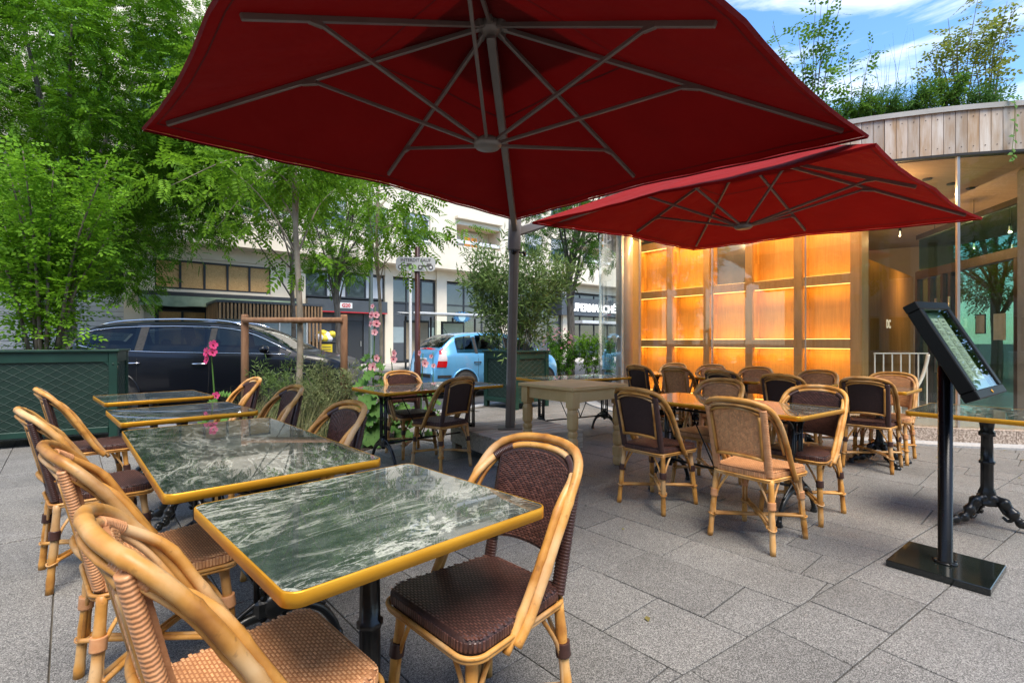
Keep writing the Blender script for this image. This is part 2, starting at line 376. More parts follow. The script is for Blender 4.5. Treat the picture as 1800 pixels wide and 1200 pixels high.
def fabric(name, c, trans):
    m, N, L, P = newmat(name); out = N['Material Output']
    t = N.new('ShaderNodeTexCoord'); n = N.new('ShaderNodeTexNoise'); n.inputs['Scale'].default_value = 3; n.inputs['Detail'].default_value = 5; L.new(t.outputs['Object'], n.inputs['Vector'])
    mr = N.new('ShaderNodeMapRange'); mr.inputs['To Min'].default_value = .85; mr.inputs['To Max'].default_value = 1.15; L.new(n.outputs['Fac'], mr.inputs['Value'])
    h = N.new('ShaderNodeHueSaturation'); h.inputs['Color'].default_value = c4(c); L.new(mr.outputs[0], h.inputs['Value'])
    P.inputs['Roughness'].default_value = .85; P.inputs['Specular IOR Level'].default_value = .2; L.new(h.outputs[0], P.inputs['Base Color'])
    n2 = N.new('ShaderNodeTexNoise'); n2.inputs['Scale'].default_value = 500; L.new(t.outputs['Object'], n2.inputs['Vector'])
    n4 = N.new('ShaderNodeTexNoise'); n4.inputs['Scale'].default_value = 5; n4.inputs['Detail'].default_value = 2; L.new(t.outputs['Object'], n4.inputs['Vector'])
    b = N.new('ShaderNodeBump'); b.inputs['Strength'].default_value = .15; b.inputs['Distance'].default_value = .001; L.new(n2.outputs['Fac'], b.inputs['Height'])
    b2 = N.new('ShaderNodeBump'); b2.inputs['Strength'].default_value = .5; b2.inputs['Distance'].default_value = .04; L.new(n4.outputs['Fac'], b2.inputs['Height']); L.new(b.outputs[0], b2.inputs['Normal']); L.new(b2.outputs[0], P.inputs['Normal'])
    tr = N.new('ShaderNodeBsdfTranslucent'); L.new(h.outputs[0], tr.inputs['Color'])
    mxs = N.new('ShaderNodeMixShader'); mxs.inputs['Fac'].default_value = trans
    L.new(P.outputs[0], mxs.inputs[1]); L.new(tr.outputs[0], mxs.inputs[2]); L.new(mxs.outputs[0], out.inputs['Surface'])
    return m
def osb():
    m, N, L, P = newmat('chipboard'); P.inputs['Roughness'].default_value = .7
    t = N.new('ShaderNodeTexCoord'); v = N.new('ShaderNodeTexVoronoi'); v.inputs['Scale'].default_value = 14; v.inputs['Randomness'].default_value = 1
    n = N.new('ShaderNodeTexNoise'); n.inputs['Scale'].default_value = 7; n.inputs['Distortion'].default_value = 2; L.new(t.outputs['Object'], n.inputs['Vector'])
    ad = N.new('ShaderNodeVectorMath'); ad.operation = 'ADD'; L.new(t.outputs['Object'], ad.inputs[0]); L.new(n.outputs['Color'], ad.inputs[1]); L.new(ad.outputs[0], v.inputs['Vector'])
    bw = N.new('ShaderNodeRGBToBW'); L.new(v.outputs['Color'], bw.inputs[0])
    r = N.new('ShaderNodeValToRGB'); r.color_ramp.elements[0].color = (.42,.22,.07,1); r.color_ramp.elements[1].color = (.80,.52,.22,1); L.new(bw.outputs[0], r.inputs['Fac']); L.new(r.outputs[0], P.inputs['Base Color'])
    return m
def blockwood(name, ca, cb, rough=.45):
    """edge-glued strips of timber"""
    m, N, L, P = newmat(name); P.inputs['Roughness'].default_value = rough
    t = N.new('ShaderNodeTexCoord'); mp = N.new('ShaderNodeMapping'); mp.inputs['Rotation'].default_value = (0, R(90), 0); L.new(t.outputs['Object'], mp.inputs['Vector'])
    br = N.new('ShaderNodeTexBrick'); br.inputs['Scale'].default_value = 1; br.inputs['Brick Width'].default_value = .42; br.inputs['Row Height'].default_value = .045
    br.inputs['Mortar Size'].default_value = 0.0; br.inputs['Color1'].default_value = c4(ca); br.inputs['Color2'].default_value = c4(cb); br.offset_frequency = 2; br.offset = .37
    L.new(mp.outputs[0], br.inputs['Vector'])
    mp2 = N.new('ShaderNodeMapping'); mp2.inputs['Scale'].default_value = (30,30,2); L.new(t.outputs['Object'], mp2.inputs['Vector'])
    n = N.new('ShaderNodeTexNoise'); n.inputs['Scale'].default_value = 1.5; n.inputs['Detail'].default_value = 5; L.new(mp2.outputs[0], n.inputs['Vector'])
    mr = N.new('ShaderNodeMapRange'); mr.inputs['To Min'].default_value = .7; mr.inputs['To Max'].default_value = 1.25; L.new(n.outputs['Fac'], mr.inputs['Value'])
    h = N.new('ShaderNodeHueSaturation'); L.new(br.outputs['Color'], h.inputs['Color']); L.new(mr.outputs[0], h.inputs['Value']); L.new(h.outputs[0], P.inputs['Base Color'])
    return m

MT = {}
MT['granite'] = granite(); MT['marble'] = marble(); MT['rattan'] = rattan()
MT['joint'] = mat('joint_sand', (.07,.062,.05), (.15,.13,.10), rough=.95, nscale=6)
MT['gold'] = mat('brass_band', (.62,.275,.012), (.72,.345,.022), rough=.34, metal=.55, nscale=5, rough2=.42)
MT['iron'] = mat('black_cast_iron', (.008,.009,.009), (.02,.02,.02), rough=.32, metal=.3, nscale=20, bump=.25, bscale=60, spec=.6)
MT['brown_strand'] = mat('brown_strand', (.064,.024,.017), (.104,.043,.031), rough=.38, nscale=60, spec=.5, island=.35)
MT['brown_base'] = mat('brown_base', (.026,.009,.0075), (.038,.014,.011), rough=.6, nscale=60, bump=.4, bscale=220)
MT['tan_strand'] = mat('tan_strand', (.56,.265,.11), (.68,.36,.165), rough=.42, nscale=40, island=.18)
MT['tan_base'] = mat('tan_base', (.33,.135,.05), (.40,.175,.07), rough=.6, nscale=60, bump=.4, bscale=220)
MT['brown_wrap'] = mat('brown_wrap', (.040,.014,.011), (.06,.025,.019), rough=.4, nscale=30, bump=.1, bscale=60)
MT['tan_wrap'] = mat('tan_wrap', (.50,.225,.095), (.60,.30,.14), rough=.45, nscale=30, bump=.1, bscale=60)
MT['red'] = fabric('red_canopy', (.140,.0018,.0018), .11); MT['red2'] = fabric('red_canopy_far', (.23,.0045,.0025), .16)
MT['red_hem_lit'] = fabric('red_hem_lit', (.30,.006,.006), .2)  # lighter than its canopy; the light on this hem is in the colour
MT['alu'] = mat('bronze_aluminium', (.17,.145,.13), (.21,.18,.165), rough=.42, metal=.3, nscale=3)
MT['mast'] = mat('mast_aluminium', (.20,.185,.175), (.24,.222,.208), rough=.4, metal=.3, nscale=3)
MT['black'] = mat('black_lacquer', (.005,.005,.005), (.008,.008,.008), rough=.20, rough2=.34, nscale=6, spec=.28)
MT['rubber'] = mat('black_rubber', (.015,.015,.015), (.03,.03,.03), rough=.8, nscale=20)
MT['deckwood'] = mat('weathered_board', (.30,.26,.21), (.52,.45,.36), rough=.8, nscale=4, stretch=(1,14,14), bump=.5, bscale=6, bstretch=(1,30,30), var=.25)
MT['palewood'] = mat('painted_pine', (.62,.40,.16), (.72,.49,.22), rough=.5, nscale=3, detail=6, bump=.15, bscale=12)
# ------------------------------------------------------------------ ground: terrace, slabs, kerb, road
def clip(poly, n, c):           # keep the part of a convex polygon where n.p >= c
    out = []
    for i in range(len(poly)):
        p, q = poly[i], poly[(i+1) % len(poly)]
        a = n[0]*p[0]+n[1]*p[1]-c; b = n[0]*q[0]+n[1]*q[1]-c
        if a >= 0: out.append(p)
        if (a >= 0) != (b >= 0):
            t = a/(a-b); out.append((p[0]+(q[0]-p[0])*t, p[1]+(q[1]-p[1])*t))
    return out
KB = [(-17.0, 5.9), (-2.2, 7.45), (-0.4, 9.75), (2.6, 12.4), (13.0, 20.6), (30.0, 33.8)]       # kerb line
def kerb_y(x):
    for (a, b) in zip(KB, KB[1:]):
        if x <= b[0]: return a[1]+(b[1]-a[1])*(x-a[0])/(b[0]-a[0])
    return 99
MT['asphalt'] = mat('asphalt', (.045,.046,.048), (.085,.085,.086), rough=.9, nscale=1.2, detail=8, bump=.6, bscale=90)
MT['concrete'] = mat('pale_concrete', (.34,.32,.29), (.44,.42,.38), rough=.85, nscale=2.5, detail=8, bump=.3, bscale=50)
MT['kerb'] = mat('kerb_granite', (.26,.26,.26), (.40,.40,.39), rough=.75, nscale=60, bump=.2, bscale=90, var=.12)

g = MB(); g.add([(-250,-120,-.11),(250,-120,-.11),(250,260,-.11),(-250,260,-.11)], [(0,1,2,3)])
tag(ob('road', g, MT['asphalt']), kind='structure')
g = MB(); pts = KB + [(30,-40),(-17,-40)]
g.prism(pts[::-1], -.35, -.012)
terrace = tag(ob('terrace', g, MT['joint']), kind='structure')

ra = R(131.6); A_ = (math.cos(ra), math.sin(ra)); B_ = (math.sin(ra), -math.cos(ra))       # rows of the left field run along A_
re = R(34.3); E_ = (math.cos(re), math.sin(re)); EN = (math.sin(re), -math.cos(re))        # the long cut joint
P0 = (.594, 1.79); cut = EN[0]*P0[0]+EN[1]*P0[1]
slabs = []
rs = random.Random(3)
s0 = -14.0
while s0 < 16:
    w = rs.choice((.30, .41, .41, .35)); t = -14.0 + rs.random()*.6
    while t < 16:
        l = rs.choice((.55, .64, .72, .45, .80))
        q = [(B_[0]*s+A_[0]*u, B_[1]*s+A_[1]*u) for (s, u) in ((s0,t),(s0+w,t),(s0+w,t+l),(s0,t+l))]
        q = clip(q, (-EN[0], -EN[1]), -cut)
        if len(q) > 2: slabs.append(q)
        t += l
    s0 += w
k0 = cut; first = True
while k0 < 12:
    w = .325 if first else rs.choice((.40, .62, .45, .33)); first = False
    t = -10.0 + rs.random()*.5
    while t < 14:
        l = rs.choice((.40, .31, .41, .52, .36))
        q = [(EN[0]*s+E_[0]*u, EN[1]*s+E_[1]*u) for (s, u) in ((k0,t),(k0+w,t),(k0+w,t+l),(k0,t+l))]
        slabs.append(q); t += l
    k0 += w
def inset(q, d):
    cx = sum(p[0] for p in q)/len(q); cy = sum(p[1] for p in q)/len(q); n = len(q); out = []
    sg = sum(q[i][0]*q[(i+1) % n][1]-q[(i+1) % n][0]*q[i][1] for i in range(n))
    if sg < 0: q = q[::-1]
    r = list(q)
    for i in range(n):
        ex, ey = q[(i+1) % n][0]-q[i][0], q[(i+1) % n][1]-q[i][1]; l = math.hypot(ex, ey)
        if l < 1e-4: continue
        nx, ny = -ey/l, ex/l
        r = clip(r, (nx, ny), nx*q[i][0]+ny*q[i][1]+d)
        if len(r) < 3: return None
    return r
near = []; far = []
for q in slabs:
    cx = sum(p[0] for p in q)/len(q); cy = sum(p[1] for p in q)/len(q)
    if not (-10 < cx < 12 and -1.2 < cy < 14): continue
    if any(p[1] > kerb_y(p[0])-.16 for p in q): continue
    q2 = inset(q, .0031)
    if not q2: continue
    if sum(q2[i][0]*q2[(i+1) % len(q2)][1]-q2[(i+1) % len(q2)][0]*q2[i][1] for i in range(len(q2))) < 0: q2 = q2[::-1]
    ok = cy > .9 and abs(cx) < cy*1.06+.3
    (near if ok else far).append((math.hypot(cx, cy), q2))
near.sort(key=lambda t: t[0]); far += near[290:]; near = near[:290]
def slab_geo(mb, q):
    z = rs.uniform(-.0016, .0016); b = .0022; n = len(q)
    qi = inset(q, b) or q
    if len(qi) != n: mb.prism(q, -.012, z); return
    vs = [(p[0], p[1], -.03) for p in q]+[(p[0], p[1], z-b*.8) for p in q]
    # match the inset ring to the outer ring by nearest start
    k = min(range(n), key=lambda i: (qi[i][0]-q[0][0])**2+(qi[i][1]-q[0][1])**2); qi = qi[k:]+qi[:k]
    vs += [(p[0], p[1], z) for p in qi]
    fs = [tuple(range(2*n, 3*n))]
    for i in range(n):
        j = (i+1) % n; fs += [(i, j, n+j, n+i), (n+i, n+j, 2*n+j, 2*n+i)]
    mb.add(vs, fs)
for _, q in near:
    m = MB(); slab_geo(m, q); ob('paving_slab', m, MT['granite'], terrace)
m = MB()
for _, q in far: slab_geo(m, q)
tag(ob('paving_slabs_beyond', m, MT['granite'], terrace), kind='stuff')
# kerb stones along the road
for (a, b) in zip(KB, KB[1:]):
    L_ = math.hypot(b[0]-a[0], b[1]-a[1]); n = max(1, round(L_/1.0)); an = math.atan2(b[1]-a[1], b[0]-a[0])
    if a[0] > 12: continue
    for i in range(n):
        t = (i+.5)/n; x, y = a[0]+(b[0]-a[0])*t, a[1]+(b[1]-a[1])*t
        if not (-11 < x < 10): continue
        mk = MB(); mk.box((0,0,-.055), (L_/n-.006, .20, .122), b=.012)
        o = ob('kerb_stone', mk, MT['kerb'], terrace); o.matrix_local = Matrix.Translation((x, y, rs.uniform(-.002,.002))) @ Matrix.Rotation(an, 4, 'Z')

# ------------------------------------------------------------------ cafe tables
def table_top(t, w, l, h=.74, r=.035):
    m = MB(); o = rrect(l, w, r, 6); i = rrect(l-.008, w-.008, r-.003, 6); n = len(o); th = .030
    b = .002; o2 = rrect(l-2*b, w-2*b, r-b, 6)
    vs = [(p[0],p[1],h-th) for p in i]+[(p[0],p[1],h-th) for p in o]+[(p[0],p[1],h-b) for p in o]+[(p[0],p[1],h) for p in o2]+[(p[0],p[1],h) for p in i]+[(p[0],p[1],h-.012) for p in i]
    fs = []
    for k in range(5):
        for a in range(n): fs.append((k*n+a, k*n+(a+1) % n, (k+1)*n+(a+1) % n, (k+1)*n+a))
    fs = [f for f in fs]
    m.add(vs, fs, [False]*n+[True]*n+[True]*n+[False]*n+[False]*n)
    ob('edge_band', m, MT['gold'], t)
    m = MB(); m.prism(rrect(l-.0085, w-.0085, r-.0035, 6), h-.026, h-.0008); ob('table_top', m, MT['marble'], t)
def fluted(m, x, y, z0, z1, r, M=None):
    m.lathe([(r*1.35,z0),(r*1.35,z0+.02),(r*1.05,z0+.035),(r,z0+.05),(r*.92,z1-.05),(r*1.2,z1-.04),(r*1.2,z1-.025),(r,z1-.015),(r*1.3,z1)], 24, (x,y,0), M, True, 8, .16)
def pedestal(t, feet=3, h=.71, a0=.4, r=.030, reach=.27):
    m = MB(); r0 = r
    m.lathe([(r*1.7,.135),(r*1.75,.15),(r*1.5,.165),(r*1.25,.19),(r*1.4,.215),(r*1.15,.235),(r*1.0,.25),(r*1.0,.40),(r*1.25,.405),(r*1.25,.42),(r,.425),(r*.92,h-.13),
             (r*1.3,h-.125),(r*1.3,h-.10),(r,h-.09),(r*1.2,h-.04),(r*1.7,h-.02),(r*1.7,h)], 24, (0,0,0), None, True, 8, .14)
    ob('column', m, MT['iron'], t)
    m = MB()
    for k in range(4):
        M = Matrix.Rotation(k*math.pi/2+math.pi/4, 4, 'Z'); m.box((.085,0,h-.012), (.13,.035,.018), M, b=.005)
    m.box((0,0,h-.006),(.10,.10,.012), b=.003)
    ob('top_bracket', m, MT['iron'], t)
    for k in range(feet):
        M = Matrix.Rotation(a0+k*2*math.pi/feet, 4, 'Z'); m = MB()
        P = catmull([(.01,0,.175),(.06,0,.172),(.105,0,.135),(.135,0,.085),(.175,0,.05),(.225,0,.045),(reach,0,.022)], 5)
        n = len(P); m.tube(P, [.030-.014*i/(n-1) + (.006*math.sin(i*1.1)) for i in range(n)], 8, M=M, flat=1.25)
        P2 = catmull([(.055,0,.165),(.085,0,.105),(.12,0,.075),(.10,0,.055),(.075,0,.075)], 4); m.tube(P2, [.016-.007*i/(len(P2)-1) for i in range(len(P2))], 7, M=M)
        m.lathe([(.010,.0),(.026,.0),(.030,.012),(.022,.026),(.008,.032)], 12, (reach,0,0), M)
        ob('foot', m, MT['iron'], t)
def trestle(t, l, w, h=.71):
    e = l/2-.17
    for sx in (-1, 1):
        m = MB(); x = sx*e
        for y in (-.058,-.026,.026,.058): m.tube([(x,y,.235),(x,y,h-.05)], .0105 if abs(y) > .05 else .007, 10)
        for z in (.30,.44,.58): m.box((x,0,z),(.012,.13,.012), b=.003)
        m.box((x,0,h-.035),(.05,.17,.03), b=.008); m.box((x,0,h-.012),(.055,min(w-.16,.50),.018), b=.005)
        for s in (-1,1): m.tube(catmull([(x,s*.05,h-.12),(x,s*.075,h-.07),(x,s*.15,h-.02)],4), .009, 7)
        ob('end_frame', m, MT['iron'], t)
        m = MB(); m.lathe([(.008,-.028),(.030,-.026),(.045,-.016),(.05,0),(.045,.016),(.030,.026),(.008,.028)], 16, (0,0,0), Matrix.Translation((x,0,.225)) @ Matrix.Rotation(R(90),4,'Y'))
        m.box((x,0,.225),(.045,.14,.075), b=.014)
        for k in range(8):
            a = k*math.pi/4; m.box((0,0,0),(.035,.022,.13), Matrix.Translation((x,0,.225)) @ Matrix.Rotation(a,4,'X'), b=.006)
        ob('boss', m, MT['iron'], t)
        for s in (-1,1):
            m = MB(); P = catmull([(x,s*.03,.20),(x,s*.10,.195),(x,s*.175,.155),(x,s*.225,.085),(x,s*.245,.03)],5); n = len(P)
            m.tube(P, [.020-.006*i/(n-1) for i in range(n)], 8)
            P = catmull([(x,s*.05,.255),(x,s*.12,.215),(x,s*.19,.165)],4); m.tube(P, .009, 7)
            m.lathe([(.012,0),(.021,0),(.023,.012),(.016,.022),(.019,.03),(.012,.045)], 10, (x,s*.247,0))
            ob('foot', m, MT['iron'], t)
    for z in (.215, h-.07): m = MB(); m.tube([(-e,0,z),(e,0,z)], .0095, 8); ob('stretcher', m, MT['iron'], t)
    m = MB()
    for s in (-1,1): m.tube([(s*.10,0,.22),(s*(e*.62),0,h-.07)], .006, 6)
    P = catmull([(-.10,0,.22),(-.07,0,.30),(-.04,0,.345),(0,0,.35),(.04,0,.345),(.07,0,.30),(.10,0,.22)],4); m.tube(P, .007, 6)
    ob('diagonal_rod', m, MT['iron'], t)

def table(x, y, ang, l, w, kind, label, grp, **k):
    t = thing('cafe_table', label, 'table', (x,y,0), R(ang), grp); table_top(t, w, l)
    trestle(t, l, w) if kind == 't' else pedestal(t, **k)
    return t
GR = 'marble-topped cafe tables on the terrace'
table(-.399,1.405, 44.5,.715,.705,'p','green marble cafe table with brass edge, nearest the viewer', GR, feet=4, a0=.78)
table(-1.262,2.278, 131.9,1.47,.715,'t','long green marble table directly behind the nearest table, tan chair beside it', GR)
table(-2.20,3.34, 44.3,.735,.735,'p','square marble table behind the long left one, pink flowers mirrored in its top', GR, feet=4, a0=.78)
table(-3.04,4.25, 45.5,.735,.725,'p','farthest marble table of the left row, in front of the black car', GR, feet=4, a0=.78)
table(-.85,5.19, 40.4,1.38,.76,'t','long marble table left of the parasol mast with two brown chairs', GR)
table(1.63,3.80, 126,1.36,.68,'t','long marble table among four chairs, mirroring the lit orange shelves', GR)
table(.80,6.45, 30,1.35,.70,'t','long marble table behind the painted wooden table, by the road', GR)
table(3.107,3.275, 39,.72,.71,'p','marble table with one fluted iron column beside the menu stand', GR, feet=3, a0=R(-95), r=.034, reach=.30)
for (x, y, lab) in ((3.64,4.96,'small marble table between tan and brown chairs nearest the white balustrade'), (3.12,5.43,'small marble table at the glass front, second from the white balustrade'),
                    (2.85,6.12,'small marble table at the glass front, third from the white balustrade'), (2.50,6.80,'small marble table at the glass front, fourth from the white balustrade'),
                    (2.12,7.36,'small marble table at the glass front, nearest the cream curtain')):
    table(x, y, 40, .62, .56, 'p', lab, GR, feet=4, a0=.78)

# painted wooden table
def farm_table():
    t = thing('wooden_table', 'beige painted square wooden table with turned legs beside the parasol mast', 'table', (.595,4.94,0), R(38.6))
    S = .765; h = .79
    m = MB(); m.box((0,0,h-.016),(S,S,.032), b=.006); ob('table_top', m, MT['palewood'], t)
    for k in range(4):
        M = Matrix.Rotation(k*math.pi/2, 4, 'Z'); m = MB(); m.box((0,S/2-.062,h-.032-.055),(S-.205,.024,.11), M, b=.003); ob('apron', m, MT['palewood'], t)
    for sx in (-1,1):
        for sy in (-1,1):
            m = MB(); c = (sx*(S/2-.07), sy*(S/2-.07), 0); q = math.sqrt(2)*.5
            def sq(w0, z0, w1, z1): 
                vs = [(c[0]+a*w0/2, c[1]+b*w0/2, z0) for (a,b) in ((-1,-1),(1,-1),(1,1),(-1,1))]+[(c[0]+a*w1/2, c[1]+b*w1/2, z1) for (a,b) in ((-1,-1),(1,-1),(1,1),(-1,1))]
                m.add(vs, [(3,2,1,0),(4,5,6,7)]+[(i,(i+1)%4,4+(i+1)%4,4+i) for i in range(4)])
            sq(.088, h-.19, .088, h-.033)
            def oc(prof): m.lathe(prof, 8, c, None, False)
            oc([(.040,h-.205),(.050,h-.19)])
            oc([(.034,h-.40),(.050,h-.37),(.051,h-.24),(.040,h-.204)])
            oc([(.038,h-.455),(.046,h-.44),(.046,h-.415),(.034,h-.399)])
            oc([(.036,h-.60),(.049,h-.575),(.049,h-.49),(.036,h-.454)])
            oc([(.050,h-.70),(.052,h-.69),(.052,h-.615),(.040,h-.599)])
            oc([(.036,0),(.046,.012),(.050,.05),(.040,.0901)])
            ob('leg', m, MT['palewood'], t)
farm_table()

# ------------------------------------------------------------------ rattan chairs
def yb(z): return -.186-(z-.45)*.225
def back_pt(u, v, off):      # u -1..1, v 0..1, off: + towards the sitter
    zt = .833-.040*abs(u)**2.6; zb = .525+.012*(1-u*u); z = zb+(zt-zb)*v
    x = .150*u*(1+.06*v); y = yb(z)-.020*(1-u*u)+.016
    return Vector((x, y+off, z+off*.22))
def seat_outline(grow=0.0, n=7):
    pts = []
    fr, rr = .055, .045
    W, Wr, F, B = .205+grow, .172+grow, .205+grow, -.195-grow
    for (cx, cy, r, a0) in ((W-fr, F-fr, fr, 0), (-W+fr, F-fr, fr, 90), (-Wr+rr, B+rr, rr, 180), (Wr-rr, B+rr, rr, 270)):
        for k in range(n+1):
            a = R(a0+90*k/n); pts.append((cx+r*math.cos(a), cy+r*math.sin(a)))
    return pts
def in_poly(x, y, P):
    c = False
    for i in range(len(P)):
        (x1,y1),(x2,y2) = P[i], P[i-1]
        if (y1 > y) != (y2 > y) and x < (x2-x1)*(y-y1)/(y2-y1)+x1: c = not c
    return c
def weave(fn, u0, u1, v0, v1, du, dv, h, test=None, skew=.34):
    V = []; F = []; nv = int((v1-v0)/dv)
    for j in range(nv):
        v = v0+(j+.5)*dv; off = ((j*skew) % 1.0)*du; u = u0-du+off
        while u < u1:
            a, b = max(u, u0), min(u+du, u1); u += du
            if b-a < du*.3: continue
            uc = (a+b)/2
            if test and not test(uc, v): continue
            o = len(V)
            for (hu, hv, hh) in ((.47,.5,0),(.30,.22,h)):
                for (p, q) in ((-1,-1),(1,-1),(1,1),(-1,1)):
                    V.append(tuple(fn(uc+p*hu*(b-a), v+q*hv*dv, hh)))
            F += [(o+4,o+5,o+6,o+7)]+[(o+i, o+(i+1) % 4, o+4+(i+1) % 4, o+4+i) for i in range(4)]
    return arr_mesh('weave', V, F)
HOOP = [(.208,.045,.385),(.212,-.01,.455),(.216,-.09,.60),(.214,-.165,.725),(.193,-.238,.815),(.122,-.288,.855),(0,-.304,.866)]
def hoop_path(dx, dy, dz, zlow):
    H = [Vector(p) for p in HOOP]
    H2 = []
    for i, p in enumerate(H):
        f = min(1, i/3)
        H2.append(Vector((p.x-dx*(1 if i < 6 else 0)*(1 if i < 5 else .55), p.y+dy*(1 if i < 4 else .4), p.z-dz*(0 if i < 2 else (.35 if i < 4 else 1)))))
    H2[0].z = zlow
    full = H2 + [Vector((-p.x, p.y, p.z)) for p in H2[-2::-1]]
    return catmull(full, 7)
def noded(P, r, step, seed):
    rr = random.Random(seed); d = rr.random()*step; out = []
    acc = 0; nxt = d; marks = []
    for i in range(len(P)):
        if i: acc += (P[i]-P[i-1]).length
        k = r*(1+.02*math.sin(acc*40+seed))
        if acc > nxt: k = r*1.13; nxt += step*rr.uniform(.8,1.2)
        out.append(k)
    return out
CH = {}
def chair_meshes(kind):
    strand, base, wrap = (MT['brown_strand'], MT['brown_base'], MT['brown_wrap']) if kind == 'brown' else (MT['tan_strand'], MT['tan_base'], MT['tan_wrap'])
    d = []                       # (name, mesh, parent index or None, kind)
    def put(name, mb, mt, par=None, kd=None):
        me = mb.mesh(name) if isinstance(mb, MB) else mb
        me.materials.append(mt); d.append((name, me, par, kd)); return len(d)-1
    # seat
    o = seat_outline(); n = len(o); i1 = [(p[0]*.965, p[1]*.965) for p in o]; i2 = [(p[0]*.86, p[1]*.86) for p in o]
    m = MB(); vs = [(p[0]*.97,p[1]*.97,.405) for p in o]+[(p[0],p[1],.418) for p in o]+[(p[0],p[1],.442) for p in o]+[(p[0],p[1],.452) for p in i1]+[(p[0],p[1],.4535) for p in i2]
    fs = [tuple(range(n))[::-1]]+[(k*n+a, k*n+(a+1) % n, (k+1)*n+(a+1) % n, (k+1)*n+a) for k in range(4) for a in range(n)]+[tuple(range(4*n,5*n))]
    m.add(vs, fs, [False]+[True]*(4*n)+[False]); s = put('seat', m, base)
    ip = [(p[0]*.975, p[1]*.975) for p in o]
    put('weave', weave(lambda u,v,h: Vector((u, v, .4515+h)), -.205,.205,-.2,.2,.0205,.0082,.0024, lambda u,v: in_poly(u,v,ip)), strand, s, 'stuff')
    # front apron strands
    m = MB()
    for p, q in zip(o, o[1:]+o[:1]):
        L_ = math.hypot(q[0]-p[0], q[1]-p[1]); k = max(1, round(L_/.010))
        for a in range(k):
            t = (a+.5)/k; x, y = p[0]+(q[0]-p[0])*t, p[1]+(q[1]-p[1])*t; an = math.atan2(q[1]-p[1], q[0]-p[0])
            m.box((0,0,0),(.0078,.004,.026), Matrix.Translation((x,y,.432)) @ Matrix.Rotation(an,4,'Z'), b=.0015)
    put('weave', m, strand, s, 'stuff')
    m = MB(); ol = [Vector((p[0],p[1],.412)) for p in seat_outline(.007)]; m.tube(ol, .0068, 7, closed=True)
    ol = [Vector((p[0],p[1],.400)) for p in seat_outline(.004)]; m.tube(ol, .0062, 7, closed=True); put('seat_band', m, MT['rattan'])
    # back panel
    T = .011
    m = MB(); m.grid(lambda a,b: back_pt(2*a-1, b, T), 16, 12); m.grid(lambda a,b: back_pt(2*a-1, b, -T), 16, 12, flip=True)
    for e in (0,1): m.grid(lambda a,b: back_pt(2*e-1, a, -T+2*T*b), 12, 1, True, flip=bool(e))
    for e in (0,1): m.grid(lambda a,b: back_pt(2*a-1, e, -T+2*T*b), 16, 1, True, flip=not e)
    s = put('backrest', m, base)
    put('weave', weave(lambda u,v,h: back_pt(u,v,T+h), -.97,.97,.02,.985,.135,.0245,.0026), strand, s, 'stuff')
    def revw(u, v, h): return back_pt(u, v, -T-h)
    if kind == 'tan': w = weave(lambda u,v,h: revw(v,u,h), .03,.97,-.9,.9,.055,.052,.0022)
    else: w = weave(lambda u,v,h: revw(v,u,h), .03,.97,-.9,.9,.055,.052,.0010)
    put('weave', w, strand if kind == 'tan' else base, s, 'stuff')
    for sg in (-1,1):
        m = MB(); P = [Vector((sg*(.158+.006*k/12), yb(.44+.385*k/12)+.004, .43+.385*k/12)) for k in range(13)]
        PP = []; rr = []; NR = 42
        for k in range(NR*4+1):
            t = k/(NR*4)*12; i = min(11,int(t)); PP.append(P[i].lerp(P[i+1], t-i)); rr.append(.0145+.0019*abs(math.sin(math.pi*k/4)))
        m.tube(PP, rr, 10, flat=1.5); put('wrapped_post', m, wrap)
        m = MB(); P = [back_pt(sg*.93, v, -T-.010) for v in (0,.2,.4,.6,.8,.93)]; m.tube(P, .0095, 8)
        put('back_frame', m, MT['rattan'])
    m = MB(); P = [back_pt(u, .015, -T-.010) for u in np.linspace(-.93,.93,9)]; m.tube(P, .010, 8); put('back_frame', m, MT['rattan'])
    m = MB(); P = [back_pt(u, .965, -T-.010) for u in np.linspace(-.93,.93,9)]; m.tube(P, .008, 8); put('back_frame', m, MT['rattan'])
    # hoops
    P = hoop_path(0,0,0,.385); m = MB(); m.tube(P, noded(P,.0150,.17,1), 10); put('hoop', m, MT['rattan'])
    P = hoop_path(.014,.026,.028,.370); m = MB(); m.tube(P, noded(P,.0125,.15,2), 10); put('hoop', m, MT['rattan'])
    P = hoop_path(.020,-.012,.030,.44); m = MB(); P = P[12:-12]; m.tube(P, noded(P,.0075,.3,3), 8); put('hoop', m, MT['rattan'])
    for sg in (-1,1):      # wrapping that ties hoop to the back
        P = hoop_path(.014,.026,.028,.370); k0 = 28; Q = P[k0:k0+7] if sg > 0 else P[-k0-7:-k0]
        PP = []; rr = []
        for k in range(49):
            t = k/48*6; i = min(5,int(t)); PP.append(Q[i].lerp(Q[i+1], t-i)); rr.append(.0142+.0018*abs(math.sin(math.pi*k/4)))
        m = MB(); m.tube(PP, rr, 10); put('hoop_wrapping', m, wrap)
    # legs
    for (sx, sy) in ((-1,-1),(1,-1),(-1,1),(1,1)):
        f = Vector((sx*.192, sy*.205, 0)); tp = Vector((sx*.166, sy*.168-.006, .412))
        P = [f.lerp(tp, k/14) for k in range(15)]; m = MB(); m.tube(P, [r_*1.0 for r_ in noded(P,.0158,.13,sx*3+sy*5+9)], 10); l = put('leg', m, MT['rattan'])
        ax = (tp-f).normalized()
        PP = [f.lerp(tp, .60+.105*k/9) for k in range(10)]; m = MB(); m.tube(PP, [.0228+(.0010 if k % 2 else 0) for k in range(10)], 10); put('wrapping', m, wrap, l)
        m = MB()
